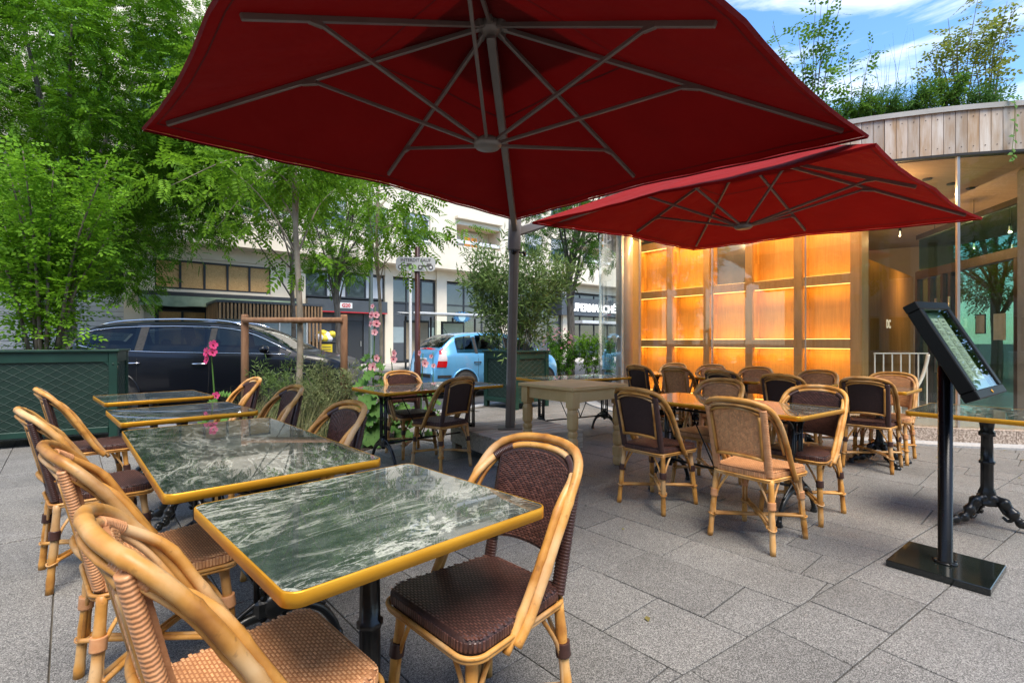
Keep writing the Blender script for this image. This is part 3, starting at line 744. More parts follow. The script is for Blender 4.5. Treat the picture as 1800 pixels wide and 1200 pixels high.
        a = f.lerp(tp,.30)+Vector((-sx*.016,0,0)); b = f.lerp(tp,.66)+Vector((-sx*.018,0,0)); m.tube(catmull([a,b,Vector((sx*.085,sy*.175,.405))],5), .0068, 7)
        a = f.lerp(tp,.30)+Vector((0,-sy*.016,0)); b = f.lerp(tp,.66)+Vector((0,-sy*.018,0)); m.tube(catmull([a,b,Vector((sx*.172,sy*.085,.405))],5), .0068, 7)
        put('brace', m, MT['rattan'], l)
        m = MB(); c = f.lerp(tp,.335); m.tube([c+Vector((math.cos(a)*.021, math.sin(a)*.021, .004*math.sin(2*a))) for a in np.linspace(0,2*math.pi,14)[:-1]], .0040, 6, closed=True); put('binding', m, MT['rattan'], l)
    for (a, b, dz) in (((-1,-1),(1,1),0.0),((1,-1),(-1,1),.017)):
        m = MB(); z = .142+dz
        A = Vector((a[0]*.178,a[1]*.192,z-dz*.5)); B = Vector((b[0]*.178,b[1]*.192,z-dz*.5)); dr = (B-A).normalized(); sd = Vector((-dr.y,dr.x,0))
        for s_ in (-1,1):
            P = catmull([A+sd*s_*.021, A.lerp(B,.12)+sd*s_*.013, A.lerp(B,.3)+sd*s_*.0095+Vector((0,0,dz*.5)), A.lerp(B,.7)+sd*s_*.0095+Vector((0,0,dz*.5)), A.lerp(B,.88)+sd*s_*.013, B+sd*s_*.021],5)
            m.tube(P, .0092, 8)
        put('stretcher', m, MT['rattan'])
    return d
for kd in ('brown','tan'): CH[kd] = chair_meshes(kd)
def chair(kind, x, y, ang, label):
    t = thing('rattan_chair', label, 'chair', (x,y,0), R(ang-90), 'rattan bistro chairs on the terrace')
    os_ = []
    for (name, me, par, kd) in CH[kind]:
        o = share(name, me, t if par is None else os_[par])
        if kd: o['kind'] = kd
        os_.append(o)
    return t
chair('brown',-.10,1.52,224,'dark brown rattan chair at the nearest marble table, seat and back in full view')
chair('tan',-.575,1.14,45,'tan rattan chair in the near left corner, cut off by the frame')
chair('tan',-1.27,1.80,45,'tan rattan chair second from the near left corner, under the long table')
chair('brown',-2.20,2.66,47,'dark brown rattan chair at the left edge, its legs showing')
chair('brown',-3.10,3.70,46,'dark brown rattan chair at left right before the green planter')
chair('brown',-1.07,2.52,224,'dark brown rattan chair at the right side of the long left table')
chair('brown',-1.82,3.53,222,'dark brown rattan chair left of the grassy bed, second row back')
chair('brown',-2.53,4.34,222,'dark brown rattan chair in front of the left tree stake, farthest of its row')
chair('brown',-1.08,5.36,-52,'dark brown rattan chair behind the table left of the mast, facing the viewer')
chair('brown',-.68,4.82,140,'dark brown rattan chair seen from behind left of the slatted platform')
chair('brown',1.08,3.72,39,'dark brown rattan chair seen from behind, right of the wooden table')
chair('tan',1.51,3.08,37,'tan rattan chair seen from behind in the middle of the terrace')
chair('brown',2.04,3.52,219,'dark brown rattan chair at the right end of the table among four chairs')
chair('tan',1.64,4.22,219,'tan rattan chair at the far side of the table among four chairs')
GF = ((1.74,6.95,'brown','brown'),(2.10,6.50,'tan','b'),(2.43,5.85,'brown','b'),(2.70,5.05,'brown','b'),(3.24,4.62,'brown','b'))
GL = ('dark brown rattan chair by the glass front nearest the cream curtain, seen from behind','tan rattan chair by the glass front seen from behind',
      'dark brown rattan chair by the glass front, third from the curtain, seen from behind','dark brown rattan chair by the glass front, second from the balustrade, seen from behind','dark brown rattan chair nearest the white balustrade, seen from behind')
GB = ('tan rattan chair against the glass nearest the curtain, facing the viewer','tan rattan chair against the glass, second from the curtain, facing the viewer','tan rattan chair against the glass, in the middle of five, facing the viewer',
      'tan rattan chair against the glass, second from the balustrade, facing the viewer','tan rattan chair against the glass directly before the white balustrade')
for i, (x, y, kd, _) in enumerate(GF):
    chair(kd, x+.207, y+.174, 40+(-3,2,-2,1,3)[i], GL[i])
    s = (.96,.98,.98,1.05,1.06)[i]; chair('tan', x+.766*s-.207, y+.643*s-.174, 220+(2,-3,1,-2,3)[i], GB[i])
# ------------------------------------------------------------------ parasol with two canopies on one mast
def beam(m, p, q, w, h, up=Vector((0,0,1)), b=.003):
    p = Vector(p); q = Vector(q); d = q-p; L_ = d.length; x = d.normalized(); y = up.cross(x)
    y = y.normalized() if y.length > 1e-5 else Vector((0,1,0)); z = x.cross(y)
    M = Matrix(((x.x,y.x,z.x,0),(x.y,y.y,z.y,0),(x.z,y.z,z.z,0),(0,0,0,1))); M.translation = (p+q)/2
    m.box((0,0,0),(L_,w,h), M, b=b)
MT['red_seam'] = mat('red_seam', (.07,.002,.003), rough=.9)
MX, MY = .005, 5.40
par = thing('parasol', 'dark red double cantilever parasol, two canopies on one grey mast', 'parasol', (MX, MY, .27))
def P_(v): return Vector(v)-Vector((MX,MY,.27))
def canopy(corners, apex, low, armfoot, lab, skip, cloth='red'):
    C = [P_(c) for c in corners]; A = P_(apex); Lw = P_(low)
    ring = []
    for i in range(4):
        a, b = C[i], C[(i+1) % 4]; mid = (a+b)/2; mid = mid+(A-mid)*.030; mid.z += .006; ring += [a, mid]
    top = A+Vector((0,0,.025)); m = MB()
    def tri(p, q):
        def fn(u, v):
            e = p.lerp(q, v); s = top.lerp(e, u); s.z -= .028*math.sin(math.pi*v)*u*(1.15-u*.7)+.0035*math.sin(v*21+p.x*5+u*3)*math.sin(math.pi*v)*u*u+.004*math.sin(u*17+p.y*4)*math.sin(math.pi*v)*u
            c = (p+q)/2; inn = (top-c); inn.z = 0
            return s+inn.normalized()*(.030*math.sin(math.pi*v)*u**3)
        return fn
    for i in range(8): m.grid(tri(ring[i], ring[(i+1) % 8]), 26, 22)
    cv = ob('canopy', m, MT[cloth], par); cv['label'] = lab
    m = MB()
    for i in range(8):
        f = tri(ring[i], ring[(i+1) % 8])
        m.grid(lambda u, v: f(1.0, u)+Vector((0,0,-.020*v))+((Vector((A.x,A.y,0))-Vector((f(1.0,u).x,f(1.0,u).y,0))).normalized())*(-.004+.010*v), 8, 1)
    ob('hem', m, MT['red_hem_lit'] if cloth == 'red2' else MT['red'], cv)
    m = MB()
    for i in range(8):
        f = tri(ring[i], ring[(i+1) % 8]); m.grid(lambda u, v: f(.02+.24*u, v)+Vector((0,0,.035)), 3, 4)
    ob('vent_cap', m, MT[cloth], cv)
    m = MB()
    for i in range(8):
        f = tri(ring[i], ring[(i+1) % 8])
        for (u0, w) in ((.36,.006),(.955,.005)): m.grid(lambda u, v: f(u0+w*u, v)+Vector((0,0,-.003)), 1, 8)
        m.grid(lambda u, v: f(.1+.85*u, .5+(v-.5)*.012/(.2+u))+Vector((0,0,-.0022)), 8, 1) if False else None
    ob('seam', m, MT['red_seam'], cv)
    for i, e in enumerate(ring):
        ee = top.lerp(e, .93 if i % 2 == 0 else .92); st = A+(e-A)*.035+Vector((0,0,-.01)); ee.z -= .022
        m = MB(); beam(m, st, ee, .021, .029); ob('rib', m, MT['alu'], cv)
        if i in skip: continue
        fj = .52 if i % 2 == 0 else .74; j = st.lerp(ee, fj); j.z -= .03
        dirr = (j-Lw); dirr.z = 0; s0 = Lw+dirr.normalized()*.06
        m = MB(); beam(m, s0, j, .018, .021); m2 = st.lerp(ee,fj+.05); beam(m, j, m2+Vector((0,0,-.005)), .025, .025); ob('strut', m, MT['alu'], cv)
    m = MB(); m.lathe([(.03,-.07),(.05,-.06),(.075,-.03),(.075,.015),(.05,.03)], 16, tuple(A))
    for i in range(8):
        d = (ring[i]-A).normalized(); m.box((0,0,0),(.05,.035,.045), Matrix.Translation(A+d*.09) @ d.to_track_quat('X','Z').to_matrix().to_4x4(), b=.004)
    ob('hub', m, MT['alu'], cv)
    m = MB(); m.lathe([(.03,-.035),(.072,-.03),(.085,-.015),(.085,.01),(.06,.03),(.03,.035)], 20, tuple(Lw)); ob('hub', m, MT['mast'], cv)
    m = MB(); beam(m, P_(armfoot), A+Vector((0,0,-.06)), .055, .085, b=.006); ob('arm', m, MT['mast'], par)
canopy([(-2.245,3.04,2.495),(.03,5.30,2.495),(2.243,3.148,2.495),(-.26,.90,2.50)], (-.13,3.07,3.147), (-.15,3.07,2.414), (.03,5.36,2.40), 'large dark red canopy over the near tables', (2,))
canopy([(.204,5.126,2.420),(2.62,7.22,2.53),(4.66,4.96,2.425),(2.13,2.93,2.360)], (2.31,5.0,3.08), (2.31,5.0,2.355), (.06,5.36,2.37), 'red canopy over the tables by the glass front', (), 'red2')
m = MB(); beam(m, (-.025,0,.0), (.025,-.02,2.22), .105, .115, up=Vector((0,1,0)), b=.012); ob('mast', m, MT['mast'], par)
m = MB(); beam(m, (-.025,-.061,.03), (.022,-.081,2.05), .016, .012, up=Vector((0,1,0)), b=.001); ob('track', m, MT['alu'], par)
m = MB(); beam(m, (.017,-.018,1.90), (.027,-.022,2.26), .135, .145, up=Vector((0,1,0)), b=.012); ob('collar', m, MT['mast'], par)
m = MB(); m.lathe([(.008,0),(.026,0),(.028,.012),(.022,.03),(.008,.034)], 14, (0,0,0), Matrix.Translation((.015,-.09,1.875)) @ Matrix.Rotation(R(90),4,'X'))
ob('knob', m, MT['black'], par)
m = MB(); m.tube([(.02,0,1.885),(.13,-.01,1.885)], .010, 8); m.tube([(.13,-.01,1.905),(.13,-.01,1.845)], .016, 8); ob('crank', m, MT['black'], par)
m = MB(); m.box((-.025,0,.006),(.26,.26,.012), b=.003); ob('base_plate', m, MT['alu'], par)

# slatted platform over the ballast
pf = thing('wooden_platform', 'weathered slatted wooden platform under the parasol mast', 'platform', (.03,5.48,0), R(32))
for k in range(8):
    m = MB(); m.box((0, -.4625+k*.1322, .255), (1.07, .112, .024), b=.003); ob('plank', m, MT['deckwood'], pf)
for s in (-1,1):
    m = MB(); m.box((0, s*.515, .158), (1.05, .024, .165), b=.004); ob('side_board', m, MT['deckwood'], pf)
    m = MB(); m.box((s*.515, 0, .158), (.024, 1.00, .165), b=.004); ob('side_board', m, MT['deckwood'], pf)
    for q in (-1,1):
        m = MB(); m.box((s*.47, q*.47, .035), (.09,.09,.07), b=.006); ob('foot', m, MT['deckwood'], pf)

# ------------------------------------------------------------------ menu stand
MT['paper'] = mat('menu_paper', (.34,.37,.29), (.42,.45,.36), rough=.7, nscale=6)
MT['ink'] = mat('grey_print', (.10,.10,.095), rough=.8)
MT['paneglass'] = glassmat('pane_glass', (.90,.96,.93), 1.25)
def menu():
    t = thing('menu_stand', 'black menu stand with slanted glazed box on a square base', 'menu stand', (2.285,2.64,0), R(38))
    m = MB(); m.box((0,0,.020),(.41,.41,.034), b=.003); ob('base', m, mat('polished_black', (.006,.008,.007), (.010,.013,.012), rough=.05, rough2=.10, nscale=3, spec=.6), t)
    m = MB(); m.lathe([(.033,.037),(.033,.05),(.031,.052),(.031,1.12)], 28); ob('pole', m, MT['black'], t)
    m = MB(); m.lathe([(.05,.037),(.05,.043),(.034,.046)], 24)
    for k in range(4): m.lathe([(.008,.037),(.008,.05),(.003,.052)], 8, (.045*math.cos(k*1.57+.7), .045*math.sin(k*1.57+.7), 0))
    ob('collar', m, MT['black'], t)
    # the slanted box: x width, y up the slope, z out of the face
    W, H, T = .42, .515, .062
    wx_, wy_ = Vector((.843,.537,0)), Vector((-.273,.370,.887)).normalized(); wx_ = (wx_-wy_*wx_.dot(wy_)).normalized(); wz_ = wx_.cross(wy_)
    ctr = Vector((1.974,2.45,1.398))+wx_*W/2-wy_*H/2-wz_*T/2
    bpy.context.view_layer.update()
    M = t.matrix_world.inverted() @ Matrix(((wx_.x,wy_.x,wz_.x,ctr.x),(wx_.y,wy_.y,wz_.y,ctr.y),(wx_.z,wy_.z,wz_.z,ctr.z),(0,0,0,1)))
    def part(name, fn, mt, par=None):
        m = MB(); fn(m); o = ob(name, m, mt, par or t)
        if par is None: o.matrix_local = M
        return o
    def frame(m):
        f = .042
        m.box((0,H/2-f/2,0),(W,f,T), b=.004); m.box((0,-H/2+f/2,0),(W,f,T), b=.004)
        m.box((-W/2+f/2,0,0),(f,H-2*f,T-.0015), b=.004); m.box((W/2-f/2,0,0),(f,H-2*f,T-.0015), b=.004)
        m.box((0,0,-T/2+.006),(W-2*f+.001,H-2*f+.001,.008))
    bx_ = part('display_box', frame, mat('matt_black', (.004,.004,.004), rough=.4, spec=.15))
    part('backing', lambda m: m.box((0,0,-.008),(W-.09,H-.09,.006)), mat('menu_backing', (.10,.16,.13), (.14,.20,.16), rough=.5, nscale=4), bx_)
    for k in range(3):
        def sheet(m, k=k): m.box(((k-1)*.098,.004,-.002),(.090,.345,.003))
        s = part('menu_sheet', sheet, MT['paper'], bx_)
        def lines(m, k=k):
            rr = random.Random(k); m.box(((k-1)*.098,.158,.0002),(.035,.006,.0006))
            y = .138
            while y > -.155:
                w = rr.uniform(.030,.055); m.box(((k-1)*.098-.038+w/2, y, .0002),(w,.0026,.0006))
                if rr.random() < .7: m.box(((k-1)*.098+.036, y, .0002),(.007,.0026,.0006))
                y -= .0085 if rr.random() > .18 else .017
        part('print', lines, MT['ink'], bx_)
    part('glass', lambda m: m.box((0,0,T/2-.008),(W-.084,H-.084,.003)), MT['paneglass'], bx_)
    part('lock', lambda m: m.lathe([(.008,0),(.009,.002),(.004,.003)], 12, (0,-H/2+.02,T/2)), MT['gold'], bx_)
    m = MB(); m.box((-.02,-.03,1.10),(.08,.10,.06), b=.006); ob('bracket', m, MT['black'], t)
menu()

# ------------------------------------------------------------------ planters
MT['pgreen'] = mat('planter_green', (.005,.032,.022), (.007,.041,.028), rough=.4, nscale=4, rough2=.5, spec=.5)
MT['pgreen_in'] = mat('planter_panel_green', (.004,.021,.014), (.006,.027,.018), rough=.5, nscale=4)
MT['wire'] = mat('mesh_wire', (.06,.10,.08), (.10,.14,.12), rough=.5, metal=.2, nscale=20)
MT['soil'] = mat('soil', (.03,.022,.015), (.07,.05,.035), rough=.95, nscale=9, bump=1, bscale=20)
def planter(label, loc, rz, W, D, H):
    t = thing('planter', label, 'planter', loc, R(rz)); b0 = .10
    m = MB(); m.box((0,0,H-.012),(W+.05,.05,.024),None) if False else None
    for (c, d) in (((0,-D/2+.012,H),(W+.05,.075,.03)), ((0,D/2-.012,H),(W+.05,.075,.03)), ((-W/2+.012,0,H),(.075,D-.10,.0285)), ((W/2-.012,0,H),(.075,D-.10,.0285))): m.box(c, d, b=.006)
    ob('rim', m, MT['pgreen'], t)
    for sx in (-1,1):
        for sy in (-1,1):
            m = MB(); m.box((sx*(W/2-.04), sy*(D/2-.04), H/2-.008),(.085,.085,H-.018), b=.006)
            for s in (0,1): m.lathe([(.012,0),(.012,.006),(.004,.010)], 8, (0,0,0), Matrix.Translation((sx*(W/2-.04), sy*(D/2+.0025), H-.16)) @ Matrix.Rotation(R(90*sy*-1),4,'X') if s else Matrix.Translation((sx*(W/2+.0025), sy*(D/2-.04), H-.16)) @ Matrix.Rotation(R(90*sx),4,'Y'))
            ob('corner_post', m, MT['pgreen'], t)
    m = MB()
    for (L_, M) in ((W, Matrix.Translation((0,-D/2+.03,0))), (W, Matrix.Translation((0,D/2-.03,0)) @ Matrix.Rotation(math.pi,4,'Z')), (D, Matrix.Translation((W/2-.03,0,0)) @ Matrix.Rotation(R(90),4,'Z')), (D, Matrix.Translation((-W/2+.03,0,0)) @ Matrix.Rotation(R(-90),4,'Z'))):
        m2 = MB(); m2.box((0,-.016,b0+.045),(L_-.17,.045,.07), M, b=.005); ob('rail', m2, MT['pgreen'], t); m2 = MB(); m2.box((0,-.012,H-.075),(L_-.17,.03,.12), M, b=.005)
        for s in (-1,1):     # rounded corners of the recessed panel
            q = [(0,0)]+[(.07-.07*math.sin(a), .07-.07*math.cos(a)) for a in np.linspace(0,math.pi/2,6)]
            m2.add([(s*((L_-.17)/2-p[0]), -.024, H-.135-p[1]) for p in q], [tuple(range(len(q)))], False, M)
        ob('rail', m2, MT['pgreen'], t)
        m2 = MB(); m2.box((0,0,H/2),(L_-.17,.012,H-.20), M); ob('panel', m2, MT['pgreen_in'], t)
        m3 = MB(); z0, z1 = b0+.08, H-.135; x0, x1 = -(L_-.17)/2, (L_-.17)/2
        for s in (-1,1):
            c = -3.0
            while c < 3.0:
                # z = s*0.62*x + c clipped to the rectangle
                pts = []
                for x in (x0, x1):
                    z = s*.62*x+c
                    if z0 <= z <= z1: pts.append((x, z))
                for z in (z0, z1):
                    x = (z-c)/(s*.62)
                    if x0 < x < x1: pts.append((x, z))
                if len(pts) >= 2:
                    a, b = pts[0], pts[1]; m3.tube([(a[0],-.0095-.002*(s+1)*.5,a[1]),(b[0],-.0095-.002*(s+1)*.5,b[1])], .0018, 4, M=M, caps=False)
                c += .092
        tag(ob('wire_mesh', m3, MT['wire'], t), kind='stuff')
    m = MB(); m.box((0,0,H-.10),(W-.10,D-.10,.05)); ob('soil', m, MT['soil'], t)
    return t
planter('long dark green metal planter at the left edge', (-5.70,5.95,0), 29, 1.72, .72, 1.09)
planter('square green metal planter behind the parasol mast', (.08,9.36,0), 43.7, .86, .86, 1.02)

# ------------------------------------------------------------------ glass pavilion
FP = [(2.6,12.5),(1.95,11.0),(1.78,9.9),(1.90,9.0),(2.24,8.3),(2.76,7.64),(3.40,6.97),(4.16,6.38),(4.9,6.07),(5.6,5.88),(6.3,5.80),(7.3,6.0),(8.5,6.7),(9.6,8.0),(10.2,9.8),(10,12),(8.5,14),(6,15),(4,14.2)]
CV = [Vector((p.x,p.y)) for p in catmull([(a,b,0) for (a,b) in FP], 24, True)]
S_ = [0.0]
for i in range(1, len(CV)+1): S_.append(S_[-1]+(CV[i % len(CV)]-CV[i-1]).length)
TOT = S_[-1]; S_np = np.array(S_); CX = np.array([p.x for p in CV]+[CV[0].x]); CY = np.array([p.y for p in CV]+[CV[0].y])
def cpt(s, off=0.0):
    s = s % TOT; x = float(np.interp(s, S_np, CX)); y = float(np.interp(s, S_np, CY))
    e = .03; x2 = float(np.interp((s+e) % TOT, S_np, CX)); y2 = float(np.interp((s+e) % TOT, S_np, CY)); x1 = float(np.interp((s-e) % TOT, S_np, CX)); y1 = float(np.interp((s-e) % TOT, S_np, CY))
    t = Vector((x2-x1, y2-y1)).normalized(); n = Vector((t.y, -t.x))      # the list runs counter-clockwise seen from above: outward is to the right
    return Vector((x+n.x*off, y+n.y*off)), t, n
def s_at_px(p):          # arc position of the near wall under a photo column
    best = None
    for s in np.arange(S_[24*2], S_[24*12], .01):
        q, _, _ = cpt(float(s)); v = abs(900+880*q.x/q.y-p)
        if best is None or v < best[0]: best = (v, float(s))
    return best[1]
def curved(m, s0, s1, o0, o1, z0, z1, n=None):
    n = n or max(1, int((s1-s0)/.10)+1); vs = []
    for i in range(n+1):
        s = s0+(s1-s0)*i/n
        a, _, _ = cpt(s, o0); b, _, _ = cpt(s, o1)
        vs += [(a.x,a.y,z0),(b.x,b.y,z0),(b.x,b.y,z1),(a.x,a.y,z1)]
    fs = []; 
    for i in range(n):
        k = i*4
        for a in range(4): fs.append((k+a, k+4+a, k+4+(a+1) % 4, k+(a+1) % 4))
    fs += [(0,1,2,3), (n*4+3,n*4+2,n*4+1,n*4)]
    m.add(vs, fs)
pav = thing('pavilion', 'oval glass cafe pavilion with timber fascia and roof garden', 'building', (5.5,9.5,0))
off = Vector((5.5,9.5,0))
def pv(name, m, mt, par=None):
    m.v = [tuple(Vector(p)-off) for p in m.v]; return ob(name, m, mt, par or pav)
MT['speckle'] = mat('speckled_stone', (.20,.15,.115), (.55,.46,.38), rough=.7, nscale=55, detail=3, lo=.42, hi=.62, bump=.2, bscale=80, var=.06)
MT['fascia'] = mat('larch_board', (.33,.21,.11), (.55,.50,.43), rough=.75, nscale=1.1, stretch=(9,9,1.2), detail=7, bump=.35, bscale=8, bstretch=(14,14,1), var=.22)
MT['cap'] = mat('cap_metal', (.44,.40,.33), (.52,.48,.41), rough=.4, metal=.5, nscale=2)
MT['dark'] = mat('dark_seal', (.012,.011,.010), rough=.6)
MT['steel'] = mat('brushed_steel', (.55,.53,.51), (.62,.60,.58), rough=.3, metal=.8, nscale=4)
MT['wallglass'] = glassmat('facade_glass', (.93,.94,.915), 1.52)
MT['column'] = mat('pink_beige_column', (.46,.36,.30), (.52,.41,.34), rough=.35, nscale=1.5)
s = S_[24]; sE = S_[24*13]
while s < sE:
    m = MB(); curved(m, s+.003, min(s+.56, sE), -.10, .10, 0.0, .175); pv('kerb_block', m, MT['speckle']); s += .56
m = MB(); curved(m, S_[24], sE, .10, .34, -.005, .022); pv('plinth', m, MT['kerb'])
marks = [s_at_px(p) for p in (1093, 1124, 1252, 1415, 1685)]
ends = [S_[24]]+marks+[marks[-1]+1.7, marks[-1]+3.4, sE]
for a, b in zip(ends, ends[1:]):
    m = MB(); curved(m, a+.006, b-.006, -.009, .009, .178, 3.40); pv('glass_panel', m, MT['wallglass'])
for i, a in enumerate(marks+[marks[-1]+1.7, marks[-1]+3.4]):
    q, t, n = cpt(a, -.012); m = MB(); wq = .028 if i in (0,4,5,6) else .014
    m.box((0,0,1.79),(wq,.045,3.22), Matrix.Translation((q.x,q.y,0)) @ Matrix.Rotation(math.atan2(t.y,t.x),4,'Z'), b=.003); pv('mullion', m, MT['steel'])
q, t, n = cpt(s_at_px(1080), -.20); m = MB(); m.lathe([(.15,.178),(.15,3.38)], 28, (q.x,q.y,0)); pv('column', m, MT['column'])
m = MB(); curved(m, S_[24], sE, -.06, .03, 3.395, 3.425); pv('shadow_gap', m, MT['dark'])
s = S_[24]; i = 0
MT['nail'] = mat('nail_head', (.05,.035,.025), rough=.5)
while s < sE:
    w = .118; m = MB(); o = rs.uniform(0,.004); curved(m, s+.003, s+w-.003, .0+o, .022+o, 3.427, 3.925, 1)
    pl = pv('plank', m, MT['fascia']); s += w; i += 1
m = MB()
s = S_[24]
while s < sE:
    for z in (3.50, 3.85):
        q, t, n = cpt(s+.059, .0262); m.box((0,0,z),(.009,.003,.009), Matrix.Translation((q.x,q.y,0)) @ Matrix.Rotation(math.atan2(t.y,t.x),4,'Z'))
    s += .118
tag(pv('nail_heads', m, MT['nail']), kind='stuff')
m = MB(); curved(m, S_[24], sE, -.14, .045, 3.925, 3.985); pv('coping', m, MT['cap'])
inner = [cpt(float(s_), -.16)[0] for s_ in np.linspace(0, TOT, 90)[:-1]]
m = MB(); m.prism([(p.x,p.y) for p in inner], 3.62, 3.90); pv('roof', m, MT['soil'])
MT['ceil'] = mat('timber_ceiling', (.34,.22,.13), (.42,.28,.17), rough=.6, nscale=2, stretch=(1,10,1))
inner2 = [cpt(float(s_), -.05)[0] for s_ in np.linspace(0, TOT, 90)[:-1]]
m = MB(); m.prism([(p.x,p.y) for p in inner2], 3.39, 3.60); pv('ceiling', m, MT['ceil'])
MT['screed'] = mat('screed_floor', (.36,.34,.31), (.44,.42,.38), rough=.35, nscale=2)
inner3 = [cpt(float(s_), -.11)[0] for s_ in np.linspace(0, TOT, 90)[:-1]]
m = MB(); m.prism([(p.x,p.y) for p in inner3], -.05, .165); pv('floor', m, MT['screed'])
m = MB()
for (x, y) in ((5.6,6.75),(6.1,6.95),(6.55,7.15),(5.15,6.6)): m.lathe([(.05,3.375),(.055,3.39)], 16, (x,y,0))
pv('downlight', m, MT['dark'])
# back wall of the room
MT['inwall'] = mat('warm_plaster', (.42,.33,.22), (.48,.38,.26), rough=.8, nscale=2)
m = MB(); m.box((5.4,12.6,1.78),(4.6,.12,3.2)); pv('inner_wall', m, MT['inwall'])
wall_a = MB(); wall_a.box((0,0,1.78),(2.7,.12,3.2), Matrix.Translation((8.75,11.95,0)) @ Matrix.Rotation(math.atan2(-1.4,2.2),4,'Z')); pv('inner_wall', wall_a, MT['inwall'])
# lit shelving
MT['blond'] = blockwood('blond_glued_timber', (.50,.27,.07), (.84,.52,.17))
MT['framewood'] = mat('shelf_frame_timber', (.42,.235,.08), (.50,.295,.11), rough=.5, nscale=2, stretch=(10,10,1))
sh = tag(link(bpy.data.objects.new('shelf_wall', None)), 'tall honey timber shelf wall lit orange behind the curved glass', 'shelving')
sh.matrix_world = Matrix(((.621,.784,0,2.59),(-.784,.621,0,10.36),(0,0,1,.165),(0,0,0,1)))
PIT, PW, DEP = .78, .125, .24
rows = [(.06,.93),(1.07,1.90),(2.04,2.87)]
for c in range(6):
    m = MB(); x = c*PIT-(PW/2 if c else 0); m.box((c*PIT, 0, 1.6),(PW,.05,3.2), b=.004); ob('post', m, MT['framewood'], sh)
for c in range(5):
    xa, xb = c*PIT+PW/2, (c+1)*PIT-PW/2
    for (z0, z1) in rows+[(3.01,3.2)]:
        m = MB(); m.box(((xa+xb)/2, 0, z0-.07),(xb-xa-.002,.046,.138), b=.003); ob('shelf_rail', m, MT['framewood'], sh)
    for r_, (z0, z1) in enumerate(rows):
        xc, w, h = (xa+xb)/2, xb-xa, z1-z0
        win = (c == 2 and r_ == 2)
        m = MB(); m.box((xc, DEP+.02, (z0+z1)/2),(w+.06,.02,h+.06)); ob('back_panel', m, MT['blond'] if not win else mat('dull_window', (.10,.095,.08), (.16,.15,.13), rough=.2, nscale=2), sh)
        for sx in (-1,1):
            m = MB(); m.box((xc+sx*(w/2+.012), DEP/2+.02, (z0+z1)/2),(.02,DEP,h+.06)); ob('side_panel', m, MT['blond'], sh)
        m = MB(); m.box((xc, DEP/2+.02, z0-.012),(w+.04,DEP,.02)); ob('shelf', m, MT['blond'], sh)
        m = MB(); m.box((xc, DEP/2+.02, z1+.012),(w+.04,DEP,.02)); ob('shelf', m, MT['blond'], sh)
        m = MB(); m.box((xc, .045, z1-.004),(w-.02,.012,.008)); st = ob('light_strip', m, emit('led_strip', (1,.62,.18), 1.2), sh)
        la = bpy.data.lights.new('shelf_lamp', 'AREA'); la.shape = 'RECTANGLE'; la.size = w-.06; la.size_y = .09; la.energy = .80 if r_ else .95; la.color = (1.0,.47,.055)
        lo_ = link(bpy.data.objects.new('shelf_lamp', la), sh); lo_.location = (xc, .07, z1-.012); lo_.rotation_euler = (R(30),0,0)
        lb = la.copy(); lb.energy = la.energy*.75; lo_ = link(bpy.data.objects.new('shelf_lamp', lb), sh); lo_.location = (xc, .07, z0+.012); lo_.rotation_euler = (R(150),0,0)
        m = MB(); m.box((xc, .045, z0+.004),(w-.02,.012,.008)); ob('light_strip', m, st.data.materials[0], sh)
m = MB(); m.box((3.97, DEP/2+.01, 1.6),(.02,DEP+.05,3.2)); ob('end_panel', m, MT['framewood'], sh)
# curtain
MT['curtain'] = fabric('cream_curtain', (.70,.55,.30), .35)
m = MB()
def cfn(u, v):
    a = Vector((2.13,9.34)).lerp(Vector((2.52,9.80)), u); n = Vector((-.76,-.65)); d = .035*math.sin(u*38+.6*math.sin(v*3))+.012*math.sin(u*91)
    return Vector((a.x+n.x*d, a.y+n.y*d, .19+2.95*v))
m.grid(cfn, 120, 8); tag(ob('curtain', m, MT['curtain']), 'cream curtain hanging in folds at the left end of the glass front', 'curtain')
m = MB(); m.box((0,0,0),(.75,.05,.04), Matrix.Translation((2.33,9.57,3.17)) @ Matrix.Rotation(R(50),4,'Z'), b=.005); pv('curtain_rail', m, MT['steel'])
# brown timber wall with letters
MT['brownwall'] = mat('brown_veneer', (.24,.125,.03), (.30,.16,.045), rough=.9, spec=.0, nscale=1.5, stretch=(8,8,1))
def wall_between(a, b, z0, z1, th, mt, name, par=None):
    a = Vector(a); b = Vector(b); d = b-a; m = MB(); m.box((0,0,0),(d.length,th,z1-z0), Matrix.Translation(((a.x+b.x)/2,(a.y+b.y)/2,(z0+z1)/2)) @ Matrix.Rotation(math.atan2(d.y,d.x),4,'Z'), b=.003)
    return pv(name, m, mt, par)
bw = wall_between((5.3,7.72),(8.2,10.3),.165,2.52,.10,MT['brownwall'],'brown_wall')
me = text_mesh('DC', .21, .004, bold=.004)
tx = ob('lettering', me, emit('letter_cream', (.62,.55,.38), .25), pav); an = math.atan2(2.58,2.9)
wx = Vector((5.3,7.72)).lerp(Vector((8.2,10.3)), .44); tx.matrix_local = Matrix.Translation(Vector((wx.x+.07*math.sin(an), wx.y-.07*math.cos(an), 1.50))-off) @ Matrix.Rotation(an,4,'Z') @ Matrix.Rotation(R(90),4,'X')
